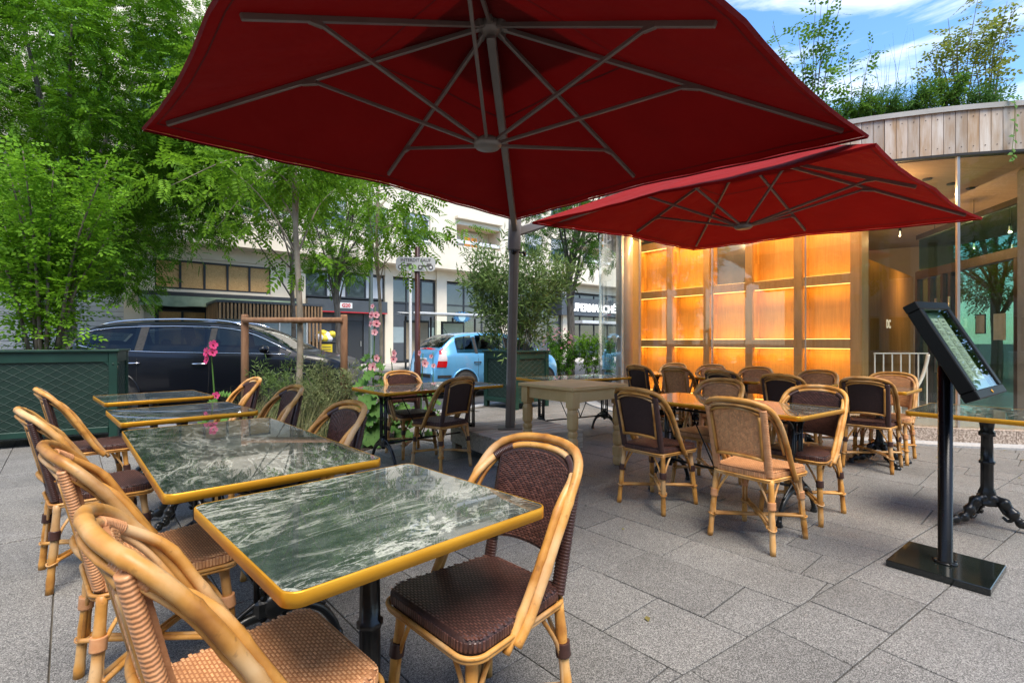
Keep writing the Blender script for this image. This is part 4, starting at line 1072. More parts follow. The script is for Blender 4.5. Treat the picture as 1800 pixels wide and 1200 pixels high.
# glazed vestibule on the right
MT['bronze'] = mat('bronze_frame', (.075,.055,.04), (.10,.075,.055), rough=.4, metal=.4, nscale=3)
MT['tealglass'] = glassmat('teal_glass', (.42,.66,.60), 2.6, gtint=(.70,.90,.84))
V0, V1 = Vector((7.15,8.8)), Vector((6.55,6.42)); vd = (V1-V0).normalized(); vl = (V1-V0).length
def vq(t): p = V0+vd*t; return (p.x, p.y)
wall_between(V0, V1, 2.28, 2.42, .11, MT['bronze'], 'door_header'); wall_between(V0, V1, 2.98, 3.06, .09, MT['bronze'], 'door_header')
for t in (.02,.42,.78,.98,vl-.05):
    wall_between(vq(t-.035), vq(t+.035), .165, 2.28, .10, MT['bronze'], 'door_post')
for (a, b) in ((.06,.385),(.455,.745),(.815,.945),(1.015,vl-.085)):
    wall_between(vq(a), vq(b), .17, 2.275, .012, MT['tealglass'], 'door_glass')
wall_between(vq(.02), vq(vl-.02), 2.425, 2.975, .012, MT['tealglass'], 'door_glass')
for t in (.70,1.06):
    x, y = vq(t); m = MB(); nx, ny = vd.y, -vd.x; m.tube([(x-nx*.09*-1,y-ny*.09*-1,.7),(x+nx*.09,y+ny*.09,1.9)], .016, 10); pv('door_handle', m, MT['steel'])
m = MB(); m.box((6.62,6.30,1.78),(.32,.24,3.2), b=.02); pv('pillar', m, mat('grey_pillar', (.20,.19,.17), (.26,.245,.22), rough=.5, nscale=3))
for (t, z, w, h, fr) in ((1.66,1.45,.20,.27,True),(2.05,1.40,.24,.36,False)):
    x, y = vq(t); nx, ny = vd.y, -vd.x; sg = -1 if (nx*-x+ny*-y) < 0 else 1
    M = Matrix.Translation((x+nx*sg*.012, y+ny*sg*.012, z)) @ Matrix.Rotation(math.atan2(vd.y,vd.x),4,'Z')
    m = MB(); m.box((0,0,0),(w,.004,h), M); o = pv('notice', m, MT['paper'])
    m = MB()
    for k in range(9): m.box((0,-.003*sg if False else 0,h*.36-k*h*.075),(w*(.3 if k == 0 else .62),.0052,.006), M)
    pv('print', m, mat('faint_print', (.42,.41,.38), rough=.8), o)
    if fr:
        m = MB()
        for (cx, cz, a, b) in ((0,h/2,w+.02,.012),(0,-h/2,w+.02,.012),(-w/2,0,.012,h),(w/2,0,.012,h)): m.box((cx,0,cz),(a,.012,b), M)
        pv('notice_frame', m, MT['black'], o)
# white balustrade inside
MT['white'] = mat('white_enamel', (.74,.73,.69), (.80,.79,.75), rough=.35, nscale=3)
bl = thing('balustrade', 'white bar balustrade with sloping handrail inside the glass', 'railing', (5.22,6.72,.165))
m = MB(); m.box((0,0,.875),(.72,.03,.014), b=.003); ob('top_rail', m, MT['white'], bl)
m = MB(); m.box((0,0,.05),(.72,.03,.012), b=.003); ob('bottom_rail', m, MT['white'], bl)
for k in range(7):
    m = MB(); m.box((-.35+k*.1167,0,.44),(.017,.012,.87), b=.003); ob('baluster', m, MT['white'], bl)
m = MB(); P = catmull([(.34,-.03,.86),(.29,-.05,.70),(.20,-.08,.52),(.06,-.12,.36),(-.12,-.16,.22)],6); m.tube(P, .032, 6, flat=.4); ob('handrail', m, MT['white'], bl)
m = MB(); P = catmull([(6.75,6.14,.46),(6.45,6.20,.36),(6.1,6.28,.24)],6); m.tube(P, .03, 6, flat=.4)
tag(ob('stair_handrail', m, MT['white']), 'white sloping handrail low at the right edge behind the glass', 'railing')
# small hanging lamps in the room; those before the shelves added to brighten frames
MT['bulb'] = emit('warm_bulb', (1,.74,.38), 1.2)
for i, (x, y, z, e) in enumerate(((7.15,7.75,2.66,9),(6.2,8.0,2.9,5),(5.9,8.9,2.75,5),(7.6,9.0,2.3,9),(3.0,8.55,3.15,15),(4.05,7.25,3.15,13),(5.0,6.75,3.15,8),(2.35,9.05,3.15,9))):
    t = thing('pendant_lamp', ('glowing pendant bulb above the entrance doors','glowing pendant bulb near the ceiling left of the doors','glowing pendant bulb over the brown wall','glowing pendant bulb deep inside beyond the doors','added bulb under the ceiling brightening the left shelves','added bulb under the ceiling brightening the middle shelves','added bulb under the ceiling brightening the right end of the shelves','bulb under the ceiling beside the cream curtain')[i], 'lamp', (x,y,z), 0, 'pendant bulbs in the pavilion')
    m = MB(); m.lathe([(.002,-.02),(.010,-.016),(.014,-.003),(.012,.010),(.007,.02),(.006,.07)], 14); ob('bulb', m, MT['bulb'], t)
    m = MB(); m.tube([(0,0,.07),(0,0,3.385-z)], .004, 6); m.lathe([(.02,.06),(.02,.10),(.008,.11)], 10); ob('cord', m, MT['black'], t)
    la = bpy.data.lights.new('lamp_light','POINT'); la.energy = e; la.color = (1,.62,.28); la.shadow_soft_size = .011; lo_ = link(bpy.data.objects.new('lamp_light', la), t); lo_.location = (0,0,-.034)
# ------------------------------------------------------------------ apartment building across the street
MT['cream'] = mat('cream_render', (.70,.62,.485), (.78,.70,.56), rough=.85, nscale=.6, detail=8, bump=.15, bscale=25)
MT['dgrey'] = mat('dark_grey_cladding', (.055,.065,.075), (.07,.08,.09), rough=.5, nscale=1.5)
MT['dframe'] = mat('anthracite_frame', (.03,.033,.037), rough=.45)
MT['wpvc'] = mat('white_window_frame', (.70,.70,.68), rough=.4)
MT['farglass'] = mat('dark_pane', (.035,.045,.05), (.06,.075,.08), rough=.05, spec=1.0, nscale=.8)
MT['frost'] = mat('frosted_pane', (.22,.28,.29), (.28,.34,.35), rough=.35, nscale=1.2)
MT['net'] = mat('net_curtain', (.55,.57,.57), (.72,.74,.74), rough=.8, nscale=1.0, stretch=(16,16,.3), lo=.4, hi=.6)
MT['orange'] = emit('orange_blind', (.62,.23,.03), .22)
MT['osb'] = osb()
MT['awning'] = mat('green_awning', (.13,.19,.13), (.20,.27,.19), rough=.8, nscale=3)
MT['slat'] = mat('larch_slat', (.30,.17,.08), (.42,.26,.13), rough=.65, nscale=3, stretch=(6,6,1), var=.2)
MT['letter_lit'] = emit('lit_letter', (1,1,.97), .4)
MT['redline'] = mat('red_strip', (.55,.02,.03), rough=.4)
MT['shutter'] = mat('roller_shutter', (.50,.52,.53), (.58,.60,.61), rough=.5, nscale=2)
BO = Vector((-7.1,28.0,0)); bx = Vector((.774,.633,0)).normalized(); by = Vector((-bx.y,bx.x,0))
bld = tag(link(bpy.data.objects.new('apartment_building', None)), 'cream apartment block with shops and projecting upper floors across the street', 'building')
BMX = Matrix(((bx.x,by.x,0,BO.x),(bx.y,by.y,0,BO.y),(0,0,1,-.02),(0,0,0,1))); bld.matrix_world = BMX
def bp(name, boxes, mt, par=None, b=0.0):
    m = MB()
    for (s0,s1,y0,y1,z0,z1) in boxes: m.box(((s0+s1)/2,(y0+y1)/2,(z0+z1)/2),(s1-s0,y1-y0,z1-z0), b=b)
    return ob(name, m, mt, par or bld)
def wall_holes(s0,s1,z0,z1,y0,y1,holes):
    xs = sorted({s0,s1}|{h[0] for h in holes}|{h[1] for h in holes}); zs = sorted({z0,z1}|{h[2] for h in holes}|{h[3] for h in holes}); out = []
    for a, b in zip(xs, xs[1:]):
        run = None
        for c, d in zip(zs, zs[1:]):
            inside = any(h[0] <= a and b <= h[1] and h[2] <= c and d <= h[3] for h in holes)
            if not inside: run = (run[0], d) if run else (c, d)
            if inside and run: out.append((a,b,y0,y1,*run)); run = None
        if run: out.append((a,b,y0,y1,*run))
    return out
OV = -.85
cols = [(-28.2,1.6),(-25.8,1.6),(-13.0,1.6),(-10.6,1.6),(-3.3,1.6),(-.85,1.25),(1.55,1.7),(10.4,1.6),(12.8,1.6),(21.2,1.6),(23.6,1.6)]
logs = [(-22.6,-19.3),(-18.4,-15.1),(-8.4,-5.1),(4.2,7.5),(15.2,18.5)]
holes = []; wins = []; lgs = []
for k in range(6):
    zb = 5.5+2.85*k
    for (c, w) in cols: holes.append((c-w/2,c+w/2,zb+1.45,zb+2.95)) if k < 6 else 0; wins.append((c,w,zb+1.45))
    for (a, b) in logs: holes.append((a,b,zb+1.5,zb+3.3-.02)) if False else holes.append((a,b,zb+1.5,zb+3.32-.55)); lgs.append((a,b,zb+1.5,zb+2.77,k))
bp('wall', wall_holes(-32,27,5.5,23.5,OV,OV+.30,holes), MT['cream'])
bp('floor_slab', [(-32,27,OV+.302,.6,5.502,5.75)], MT['cream'])
bp('roof_edge', [(-32.2,27.2,OV-.15,.6,23.5,23.75)], MT['cream'])
bp('end_wall', [(-32,-31.7,OV+.302,9,0,23.49),(26.7,27,OV+.302,9,0,23.49)], MT['cream'])
bp('back_wall', [(-31.7,26.7,8.7,9,0,23.49)], MT['cream'])
for (c, w, z) in wins:
    f = bp('window', [(c-w/2,c+w/2,OV+.14,OV+.20,z,z+.07),(c-w/2,c+w/2,OV+.14,OV+.20,z+1.43,z+1.5),(c-w/2,c-w/2+.07,OV+.14,OV+.20,z+.071,z+1.429),(c+w/2-.07,c+w/2,OV+.14,OV+.20,z+.071,z+1.429),(c-.03,c+.03,OV+.145,OV+.195,z+.071,z+1.429)], MT['wpvc'])
    bp('pane', [(c-w/2+.05,c+w/2-.05,OV+.165,OV+.175,z+.05,z+1.45)], MT['farglass'], f)
    bp('sill', [(c-w/2-.05,c+w/2+.05,OV-.07,OV+.12,z-.06,z-.002)], MT['wpvc'], f)
    if rnd.random() < .7:
        hh = rnd.choice((.25,.4,.7)); bp('shutter', [(c-w/2+.01,c+w/2-.01,OV+.10,OV+.135,z+1.49-hh,z+1.49)], MT['shutter'], f)
for (a, b, z0, z1, k) in lgs:
    l = bp('loggia', [(a,b,OV+1.25,OV+1.35,z0-.4,z1+.2),(a-.05,a,OV+.301,OV+1.25,z0-.4,z1+.2),(b,b+.05,OV+.301,OV+1.25,z0-.4,z1+.2),(a,b,OV+.301,OV+1.25,z1,z1+.1),(a,b,OV+.301,OV+1.25,z0-.5,z0-.4)], MT['cream'])
    bp('rail', [(a+.02,b-.02,OV+.04,OV+.08,z0+.16,z0+.36)], MT['wpvc'], l)
    bp('ledge', [(a-.12,b+.02,OV-.28,OV-.001,z1+.30,z1+.44)], MT['cream'], l)
    for (q0, q1) in ((a+.15,a+.85),(a+1.25,b-.9)):
        f = bp('window', [(q0,q1,OV+1.17,OV+1.245,z0-.3,z0-.22),(q0,q1,OV+1.17,OV+1.245,z1-.42,z1-.12),(q0,q0+.08,OV+1.17,OV+1.245,z0-.22,z1-.42),(q1-.08,q1,OV+1.17,OV+1.245,z0-.22,z1-.42),((q0+q1)/2-.035,(q0+q1)/2+.035,OV+1.17,OV+1.245,z0-.22,z1-.42)], MT['wpvc'], l)
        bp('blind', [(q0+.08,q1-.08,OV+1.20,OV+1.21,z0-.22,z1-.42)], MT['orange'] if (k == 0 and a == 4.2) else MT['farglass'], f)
# ground floor: pillars, mezzanine windows, shop fronts
for (a, b) in ((-32,-31.2),(-22.8,-22.3),(-17.0,-16.3),(-11.55,-10.9),(-4.75,-4.3),(0,.48),(3.32,4.02),(8.2,8.85),(14.0,14.5),(24.2,26.7)):
    bp('pillar', [(a,b,-.02,.5,0,5.5)], MT['cream'])
bp('lintel', [(-32,26.7,.05,.5,4.92,5.498)], MT['cream'])
bp('recess_wall', [(-31.7,26.7,.9,1.0,0,5.5)], MT['dgrey'])
def mezz(a, b, n, z0, z1, fill, y=.16):
    f = bp('mezzanine_window', [(a,b,y,y+.09,z0,z0+.08),(a,b,y,y+.09,z1-.08,z1)]+[(a+(b-a)*i/n-.045,a+(b-a)*i/n+.045,y+.002,y+.088,z0+.081,z1-.081) for i in range(n+1)], MT['dframe'])
    for i in range(n):
        bp('panel', [(a+(b-a)*i/n+.045,a+(b-a)*(i+1)/n-.045,y+.045,y+.055,z0+.08,z1-.08)], fill[i % len(fill)], f)
# boarded-up shop
bp('wall', [(-10.9,-4.75,.12,.5,4.80,4.92),(-5.9,-4.75,.12,.5,0,4.80),(-10.9,-10.5,.12,.5,0,4.8),(-10.5,-5.9,.14,.5,3.30,3.52)], MT['cream'])
mezz(-10.5,-5.9,5,3.52,4.80,[MT['osb']])
bp('awning', [(-11.2,-4.8,-.55,.12,3.18,3.34)], MT['dframe']); 
m = MB(); m.add([(-11.1,-.54,3.17),(-4.9,-.54,3.17),(-4.9,-.62,2.72),(-11.1,-.62,2.72)], [(0,1,2,3)]); m.grid(lambda u,v: Vector((-11.1+6.2*u, -.56-.06*v-.02*math.sin(u*60)*v, 3.17-.45*v+.02*math.sin(u*23)*v)), 60, 3); m.v = m.v[4:]; m.f = [tuple(i-4 for i in f) for f in m.f[1:]]; m.s = m.s[1:]
ob('awning_valance', m, MT['awning'], bld)
mezz(-10.4,-8.6,2,.35,2.6,[MT['osb']])
# neighbouring fronts to the left
bp('shop_panel', [(-31.2,-22.8,.2,.3,0,3.4)], MT['dgrey']); bp('shop_panel', [(-22.3,-17.0,.2,.3,0,3.4)], MT['frost'])
for k in range(16): bp('shutter_slat', [(-16.3,-11.55,.2-.012*(k%2),.26,.05+k*.2,.235+k*.2)], MT['shutter'])
mezz(-22.2,-17.1,5,3.5,4.8,[MT['farglass'],MT['osb']]); mezz(-16.2,-11.6,4,3.5,4.8,[MT['osb'],MT['farglass']])
# dark shop with red line
bp('shop_fascia', [(-4.3,-.02,-.35,.2,2.78,3.40)], MT['dgrey']); bp('red_strip', [(-4.3,-.02,-.356,-.02,2.735,2.778)], MT['redline'])
me = text_mesh('G20', .26, .01, bold=.006); o = ob('lettering', me, MT['redline'], bld); o.matrix_local = Matrix.Translation((-2.35,-.372,3.10)) @ Matrix.Rotation(R(90),4,'X')
bp('sign_plate', [(-2.68,-2.02,-.366,-.351,2.96,3.25)], MT['wpvc'])
mezz(-4.25,-.02,4,3.52,4.85,[MT['farglass'],MT['net']])
bp('shop_panel', [(-4.3,-2.95,.1,.2,0,2.74)], MT['dgrey']); bp('shop_panel', [(-1.2,-.02,.1,.2,0,2.74)], MT['dgrey'])
for (a, b) in ((-2.93,-2.1),(-2.06,-1.23)):
    d = bp('shop_door', [(a,b,.16,.22,.02,2.35)], MT['dframe'], b=.01); bp('door_handle', [(b-.14,b-.10,.11,.159,.95,1.25)], MT['steel'], d)
bp('transom', [(-2.95,-1.2,.15,.2,2.36,2.74)], MT['dgrey'])
# glazed front
def glazed(a, b, n, zt, y=.18, lower=MT['frost']):
    xs = [a+(b-a)*i/n for i in range(n+1)]
    f = bp('shop_window', [(x-.045,x+.045,y,y+.10,.12,zt) for x in xs]+[(a,b,y+.004,y+.096,z,z+.08) for z in (.04,3.42,zt)], MT['dframe'])
    for i in range(n):
        p, q = xs[i]+.045, xs[i+1]-.045
        bp('pane', [(p,q,y+.05,y+.06,3.50,zt)], MT['farglass'], f)
        bp('pane', [(p,q,y+.05,y+.06,2.05,3.42)], MT['dgrey'] if lower is MT['frost'] else MT['farglass'], f)
        bp('pane', [(p,q,y+.045,y+.055,1.15,2.05)], lower, f)
        bp('pane', [(p,q,y+.05,y+.06,.12,1.15)], MT['dgrey'], f)
glazed(.48,3.32,3,4.75); glazed(4.02,8.2,3,4.75, lower=MT['farglass']); glazed(8.85,14.0,4,4.75, lower=MT['farglass'])
# blue drawing on the window
m = MB(); pts = []
for k in range(36):
    a = 2*math.pi*k/36; r_ = .62 if k % 2 else .44; pts.append((r_*1.15*math.cos(a), r_*.62*math.sin(a)))
m.prism(pts, 0, .006); o = ob('window_drawing', m, mat('blue_paint', (.03,.13,.30), (.05,.20,.36), rough=.6, nscale=4), bld); o.matrix_local = Matrix.Translation((5.25,.175,2.75)) @ Matrix.Rotation(R(90),4,'X')
m = MB(); m.lathe([(.26,0),(.26,.012)], 24); m2 = ob('window_drawing', m, mat('pale_blue_paint', (.35,.55,.62), rough=.6), bld); m2.matrix_local = Matrix.Translation((5.25,.168,2.75)) @ Matrix.Rotation(R(90),4,'X')
# supermarket
bp('shop_fascia', [(13.4,24.2,-.5,.2,3.15,4.45)], MT['dgrey']); bp('canopy', [(14.5,24.2,-1.5,-.51,2.55,2.75)], MT['shutter'])
me = text_mesh('SUPERMARCHÉ', .80, .03, bold=.02); o = ob('lettering', me, MT['letter_lit'], bld); o.matrix_local = Matrix.Translation((16.7,-.54,3.72)) @ Matrix.Rotation(R(90),4,'X')
glazed(14.5,24.2,6,4.75, y=.24, lower=MT['farglass'])
# far pavement
m = MB(); m.box((-2.5,-2.6,-.05),(60,5.2,.10)); 
m.v = [tuple(BMX @ Vector(p)) for p in m.v]; tag(ob('far_pavement', m, MT['concrete']), kind='structure')

# slatted timber kiosk
kk = tag(link(bpy.data.objects.new('kiosk', None)), 'low kiosk with vertical timber slats in front of the boarded shop', 'kiosk'); kk.matrix_world = BMX @ Matrix.Translation((-8.6,-3.0,.02))
def kb(name, c, d, mt, b=0): m = MB(); m.box(c, d, b=b); return ob(name, m, mt, kk)
kb('roof', (2.05,1.4,2.84), (4.3,3.0,.10), MT['dgrey'])
for k in range(30): kb('slat', (.04+k*.139,-.06,2.45), (.075,.05,.66), MT['slat'])
for k in range(14): kb('slat', (-.04,.05+k*.2,2.45), (.05,.08,.66), MT['slat'])
for k in range(4): kb('slat', (3.55+k*.16,-.06,1.06), (.085,.05,2.12), MT['slat'])
kb('backing', (2.05,1.42,2.45), (4.0,2.8,.60), MT['dframe'])
kb('glass_front', (1.75,.02,1.1), (3.4,.03,2.05), MT['frost']); kb('glass_side', (.02,1.4,1.1), (.03,2.7,2.05), MT['frost'])
for x in (.0,1.1,2.3,3.45): kb('post', (x,0,1.06), (.06,.07,2.12), MT['wpvc'])
kb('back', (2.05,2.8,1.06), (4.0,.05,2.12), MT['dgrey'])

# rubbish container
bn = tag(link(bpy.data.objects.new('rubbish_container', None)), 'dark rubbish container with yellow notice and heaped bags', 'bin'); bn.matrix_world = BMX @ Matrix.Translation((-3.85,-1.6,0))
m = MB(); m.box((0,0,.62),(1.25,.9,1.1), b=.04); ob('body', m, MT['dframe'], bn)
m = MB(); m.box((0,0,1.19),(1.32,.96,.05), b=.02); ob('rim', m, MT['dframe'], bn)
m = MB(); m.box((-.1,-.456,.78),(.55,.01,.62)); nt = ob('notice', m, mat('yellow_notice', (.72,.55,.02), rough=.5), bn)
m = MB()
for k in range(4): m.box((-.1,-.4625,.95-k*.12),(.40,.003,.035))
ob('print', m, MT['ink'], nt)
for k in range(9):
    c = (.75,.75,.75) if k % 3 else (.75,.6,.05)
    m = MB(); r_ = .17+.06*rnd.random(); cx, cy, cz = rnd.uniform(-.45,.45), rnd.uniform(-.25,.2), 1.32+.28*rnd.random()
    m.grid(lambda u,v: Vector((cx+r_*(1+.25*math.sin(9*u*6.28+5*v))*math.sin(math.pi*v)*math.cos(6.283*u), cy+r_*(1+.25*math.sin(7*u*6.28+4*v))*math.sin(math.pi*v)*math.sin(6.283*u), cz+r_*math.cos(math.pi*v))), 18, 9)
    ob('bag', m, mat('plastic_bag', c, rough=.3) if k < 2 else (bpy.data.materials['plastic_bag'] if k % 3 else bpy.data.materials['plastic_bag.001'] if 'plastic_bag.001' in bpy.data.materials else MT['wpvc']), bn)

# bus shelter
bs = tag(link(bpy.data.objects.new('bus_shelter', None)), 'glass bus shelter with thin pale roof behind the blue car', 'shelter'); bs.matrix_world = Matrix.Translation((-3.0,23.6,-.05)) @ Matrix.Rotation(R(38),4,'Z')
m = MB(); m.grid(lambda u,v: Vector((-2.2+4.4*u, -.8+1.7*v, 2.42+.16*(v-.2)**2)), 4, 8); m.grid(lambda u,v: Vector((-2.2+4.4*u, -.8+1.7*v, 2.50+.16*(v-.2)**2)), 4, 8); m.box((0,-.8,2.49),(4.42,.06,.10), b=.02); ob('roof', m, MT['shutter'], bs)
for x in (-1.9,-.6,.6,1.9):
    m = MB(); m.box((x,.6,1.2),(.07,.07,2.4)); ob('post', m, MT['dframe'], bs)
for x in (-1.25,0,1.25):
    m = MB(); m.box((x,.62,1.3),(1.1,.015,1.9)); ob('glass', m, MT['paneglass'], bs)
for (x, mt) in ((-1.55,MT['inwall']),(.35,mat('poster_pale', (.50,.55,.35), (.6,.62,.45), rough=.5, nscale=3))):
    m = MB(); m.box((x,.2,1.25),(1.25,.10,1.9), b=.02); p = ob('advert_frame', m, MT['dframe'], bs); m = MB(); m.box((x,.142,1.28),(1.08,.012,1.65)); ob('poster', m, mt, p)

# ------------------------------------------------------------------ street signs, lamp post
sg = thing('street_sign', 'brown post with white oblong parking sign, black lettering and vehicle pictograms', 'sign', (-1.37,7.25,0), R(6))
MT['maroon'] = mat('maroon_post', (.05,.014,.010), (.075,.022,.016), rough=.3, nscale=3)
m = MB(); m.lathe([(.048,0),(.048,.9),(.040,.92),(.036,2.55),(.02,2.57)], 16); ob('post', m, MT['maroon'], sg)
m = MB(); m.prism(rrect(.56,.20,.06,5), -.006, .006, Matrix.Translation((-.02,-.048,2.31)) @ Matrix.Rotation(R(90),4,'X')); pl = ob('plate', m, mat('sign_grey_white', (.46,.47,.46), (.54,.55,.54), rough=.5, nscale=5), sg)
me = text_mesh('INTERDIT SAUF', .062, .0012, bold=.0012); o = ob('lettering', me, MT['ink'], pl); o.matrix_local = Matrix.Translation((-.02,-.056,2.365)) @ Matrix.Rotation(R(90),4,'X')
m = MB()
for cx in (-.16,.12):
    for dx in (-.075,.075):
        m.lathe([(.034,0),(.034,.002)], 16, (0,0,0), Matrix.Translation((cx+dx,-.0555,2.265)) @ Matrix.Rotation(R(90),4,'X'))
    m.box((cx,-.0562,2.285),(.20,.002,.022)); m.box((cx+.05,-.0562,2.305),(.07,.002,.03))
ob('pictogram', m, MT['ink'], pl)
m = MB()
for cx in (-.16,.12):
    for dx in (-.075,.075): m.lathe([(.018,0),(.018,.002)], 12, (0,0,0), Matrix.Translation((cx+dx,-.0585,2.265)) @ Matrix.Rotation(R(90),4,'X'))
ob('pictogram', m, MT['wpvc'], pl)
lp = thing('lamp_post', 'tall slim grey green street lamp post before the apartment block', 'lamp post', (-5.35,19.0,-.1))
MT['postgreen'] = mat('post_green', (.10,.13,.12), (.13,.16,.15), rough=.4, metal=.3, nscale=3)
m = MB(); m.lathe([(.14,0),(.14,.5),(.095,.55),(.075,4),(.06,9.5)], 16); ob('post', m, MT['postgreen'], lp)
m = MB(); m.tube(catmull([(0,0,9.4),(.3,-.2,9.8),(1.2,-.8,9.9)],6), .035, 8); ob('arm', m, MT['postgreen'], lp)
m = MB(); m.box((1.4,-.93,9.88),(.6,.25,.12), Matrix.Identity(4), b=.03); ob('lantern', m, MT['postgreen'], lp)
wl_ = thing('wall_lamp_post', 'white hooked street lamp top before the apartment windows', 'lamp post', (-3.35,16.5,-.1))
m = MB(); m.tube(catmull([(0,0,0),(0,0,3.5),(0,0,4.9),(.03,0,5.2),(.16,0,5.36),(.28,0,5.2),(.30,0,5.02)],6), .05, 10); ob('post', m, MT['wpvc'], wl_)
m = MB(); m.lathe([(.04,.12),(.16,.0),(.17,-.03),(.02,-.035)], 16, (.30,0,4.93)); ob('lamp_head', m, MT['wpvc'], wl_)

# ------------------------------------------------------------------ cars
def car(name, label, loc, rz, K, paint, spec):
    t = thing(name, label, 'car', loc, R(rz))
    xs = K['x']; zt = lambda x: float(np.interp(x, K['tx'], K['tz'])); bz = lambda x: float(np.interp(x, K['bx'], K['bz'])); wf = lambda x: float(np.interp(x, K['wx'], K['w']))
    def edge(x):
        w, T, b = wf(x), zt(x), min(bz(x), zt(x)-.02); f = min(1, max(0, (T-b)/.5)); wr = w*(.93-.22*f); ze = b+(T-b)*.86; return w, T, b, wr, ze
    def sect(x):
        w, T, b, wr, ze = edge(x); zl = min(.24, T*.5)
        p = [(w*.70,zl-.02),(w*.90,zl),(w*.985,zl+.10),(w,min(.55,b*.6)),(w,min(.72,b*.78)),(w*.99,b-.07),(w*.955,b)]
        for k in (.25,.5,.75): p.append((w*.945+(wr-w*.945)*k, b+.012+(ze-b-.012)*k))
        p += [(wr,ze),(wr*.94,ze+(T-ze)*.5),(wr*.75,ze+(T-ze)*.82),(wr*.4,ze+(T-ze)*.96),(0,T)]
        q = [p[0]]
        for a in p[1:]: q.append((a[0], max(a[1], q[-1][1])))
        return q
    def side_y(x, z):
        s = sect(x); return float(np.interp(z, [a[1]+i*1e-6 for i, a in enumerate(s)], [a[0] for a in s]))
    def top_z(x, y):
        w, T, b, wr, ze = edge(x); ys = [0, wr*.4, wr*.75, wr*.94, wr]; zs = [T, ze+(T-ze)*.96, ze+(T-ze)*.82, ze+(T-ze)*.5, ze]; return float(np.interp(abs(y), ys, zs))
    X = np.linspace(xs[0], xs[1], 70); m = MB(); n = None; vs = []
    for x in X:
        s = sect(float(x)); ring = [(x,a,z) for (a,z) in s]+[(x,-a,z) for (a,z) in s[-2::-1]]; n = len(ring); vs += ring
    fs = [(i*n+k, i*n+k+1, (i+1)*n+k+1, (i+1)*n+k) for i in range(len(X)-1) for k in range(n-1)]
    def gone(f):               # faces left out where the glass is
        i, k = divmod(f[0], n); xa, xb = float(X[i]), float(X[i+1]); k = min(k, n-2-k)
        if 7 <= k <= 9: return any(a < xa and xb < b for (a, b) in K['win'])
        if k >= 10: return any(min(r) < xa and xb < max(r) for r in (K['ws'], K['rw'])) and k >= 11
        return False
    fs = [f for f in fs if not gone(f)]
    fs += [tuple(range(n)), tuple(range((len(X)-1)*n, len(X)*n))[::-1]]
    m.add(vs, fs, [True]*(len(fs)-2)+[False,False]); ob('body', m, paint, t)
    m = MB(); m.box((0,0,.22),((xs[1]-xs[0])*.92, wf(0)*1.7, .14), b=.05); ob('underbody', m, MT['rubber'], t)
    GL = MT['carglass']
    def side_win(xa, xb, sgn, lo=.035, hi=.045, mt=GL, name='window', e=.005, zlo=None, zhi=None):
        m = MB()
        def fn(u, v):
            x = xa+(xb-xa)*u; w, T, b, wr, ze = edge(x); z0 = b+lo if zlo is None else zlo(u); z1 = max(z0+.004, ze-hi) if zhi is None else zhi(u); z = z0+(z1-z0)*v
            return Vector((x, sgn*(side_y(x, z)+e), z))
        m.grid(fn, 14, 6, flip=sgn > 0); return ob(name, m, mt, t)
    def top_win(xa, xb, fr, name):
        m = MB()
        def fn(u, v):
            x = xa+(xb-xa)*u; w, T, b, wr, ze = edge(x); y = (2*v-1)*wr*fr; return Vector((x+(.006 if xa > 0 else -.006), y, top_z(x,y)+.008))
        m.grid(fn, 10, 12); return ob(name, m, GL, t)
    for sgn in (-1,1):
        for (a, b) in K['win']: side_win(a, b, sgn)
        for (a, b) in K['pil']: side_win(a, b, sgn, .02, .03, MT['rubber'], 'pillar_trim', .0035)
        for (x, z, l) in K['handles']:
            m = MB(); m.tube([(x-l/2, sgn*(side_y(x,z)+.004), z),(x-l/3, sgn*(side_y(x,z)+.03), z),(x+l/3, sgn*(side_y(x,z)+.03), z),(x+l/2, sgn*(side_y(x,z)+.004), z)], .013, 8); ob('door_handle', m, spec['handle'], t)
        for x in K['seams']:
            m = MB(); P = [(x+.03*math.sin((z-.3)*3), sgn*(side_y(x,z)+.0015), z) for z in np.linspace(.36, bz(x)-.02, 9)]; m.tube(P, .0035, 4, caps=False); ob('door_seam', m, MT['rubber'], t)
        m = MB(); x = K['mirror']; z = bz(x)+.04; y0 = side_y(x, z)
        m.grid(lambda u,v: Vector((x+.02+.075*math.cos(6.283*u)*math.sin(math.pi*v)*1.0, sgn*(y0+.125+.105*math.cos(math.pi*v)), z+.055+.07*math.sin(6.283*u)*math.sin(math.pi*v))), 14, 10); m.tube([(x,sgn*y0,z-.01),(x,sgn*(y0+.07),z+.02)], .025, 8); ob('mirror', m, paint, t)
        if spec.get('chrome'):
            m = MB(); P = []
            for x in np.linspace(K['chrome'][0], K['chrome'][1], 26): w, T, b, wr, ze = edge(float(x)); z = max(b+.02, ze-.028); P.append((x, sgn*(side_y(float(x), z)+.006), z))
            m.tube(P, .011, 6); P = []
            for x in np.linspace(K['chrome'][0]+.05, K['chrome'][1], 26): w, T, b, wr, ze = edge(float(x)); P.append((x, sgn*(side_y(float(x), b+.015)+.006), b+.018+ (.10*max(0,(K['chrome'][0]+.6-x)/.6)**2)))
            m.tube(P, .009, 6); ob('window_trim', m, spec['handle'], t)
            m = MB(); P = []
            for x in np.linspace(-1.75,.55,20): w, T, b, wr, ze = edge(float(x)); P.append((x, sgn*(wr*.86), top_z(float(x), wr*.86)+.045-.03*((x+.6)/1.2)**4))
            m.tube(P, .018, 8); ob('roof_rail', m, spec['handle'], t)
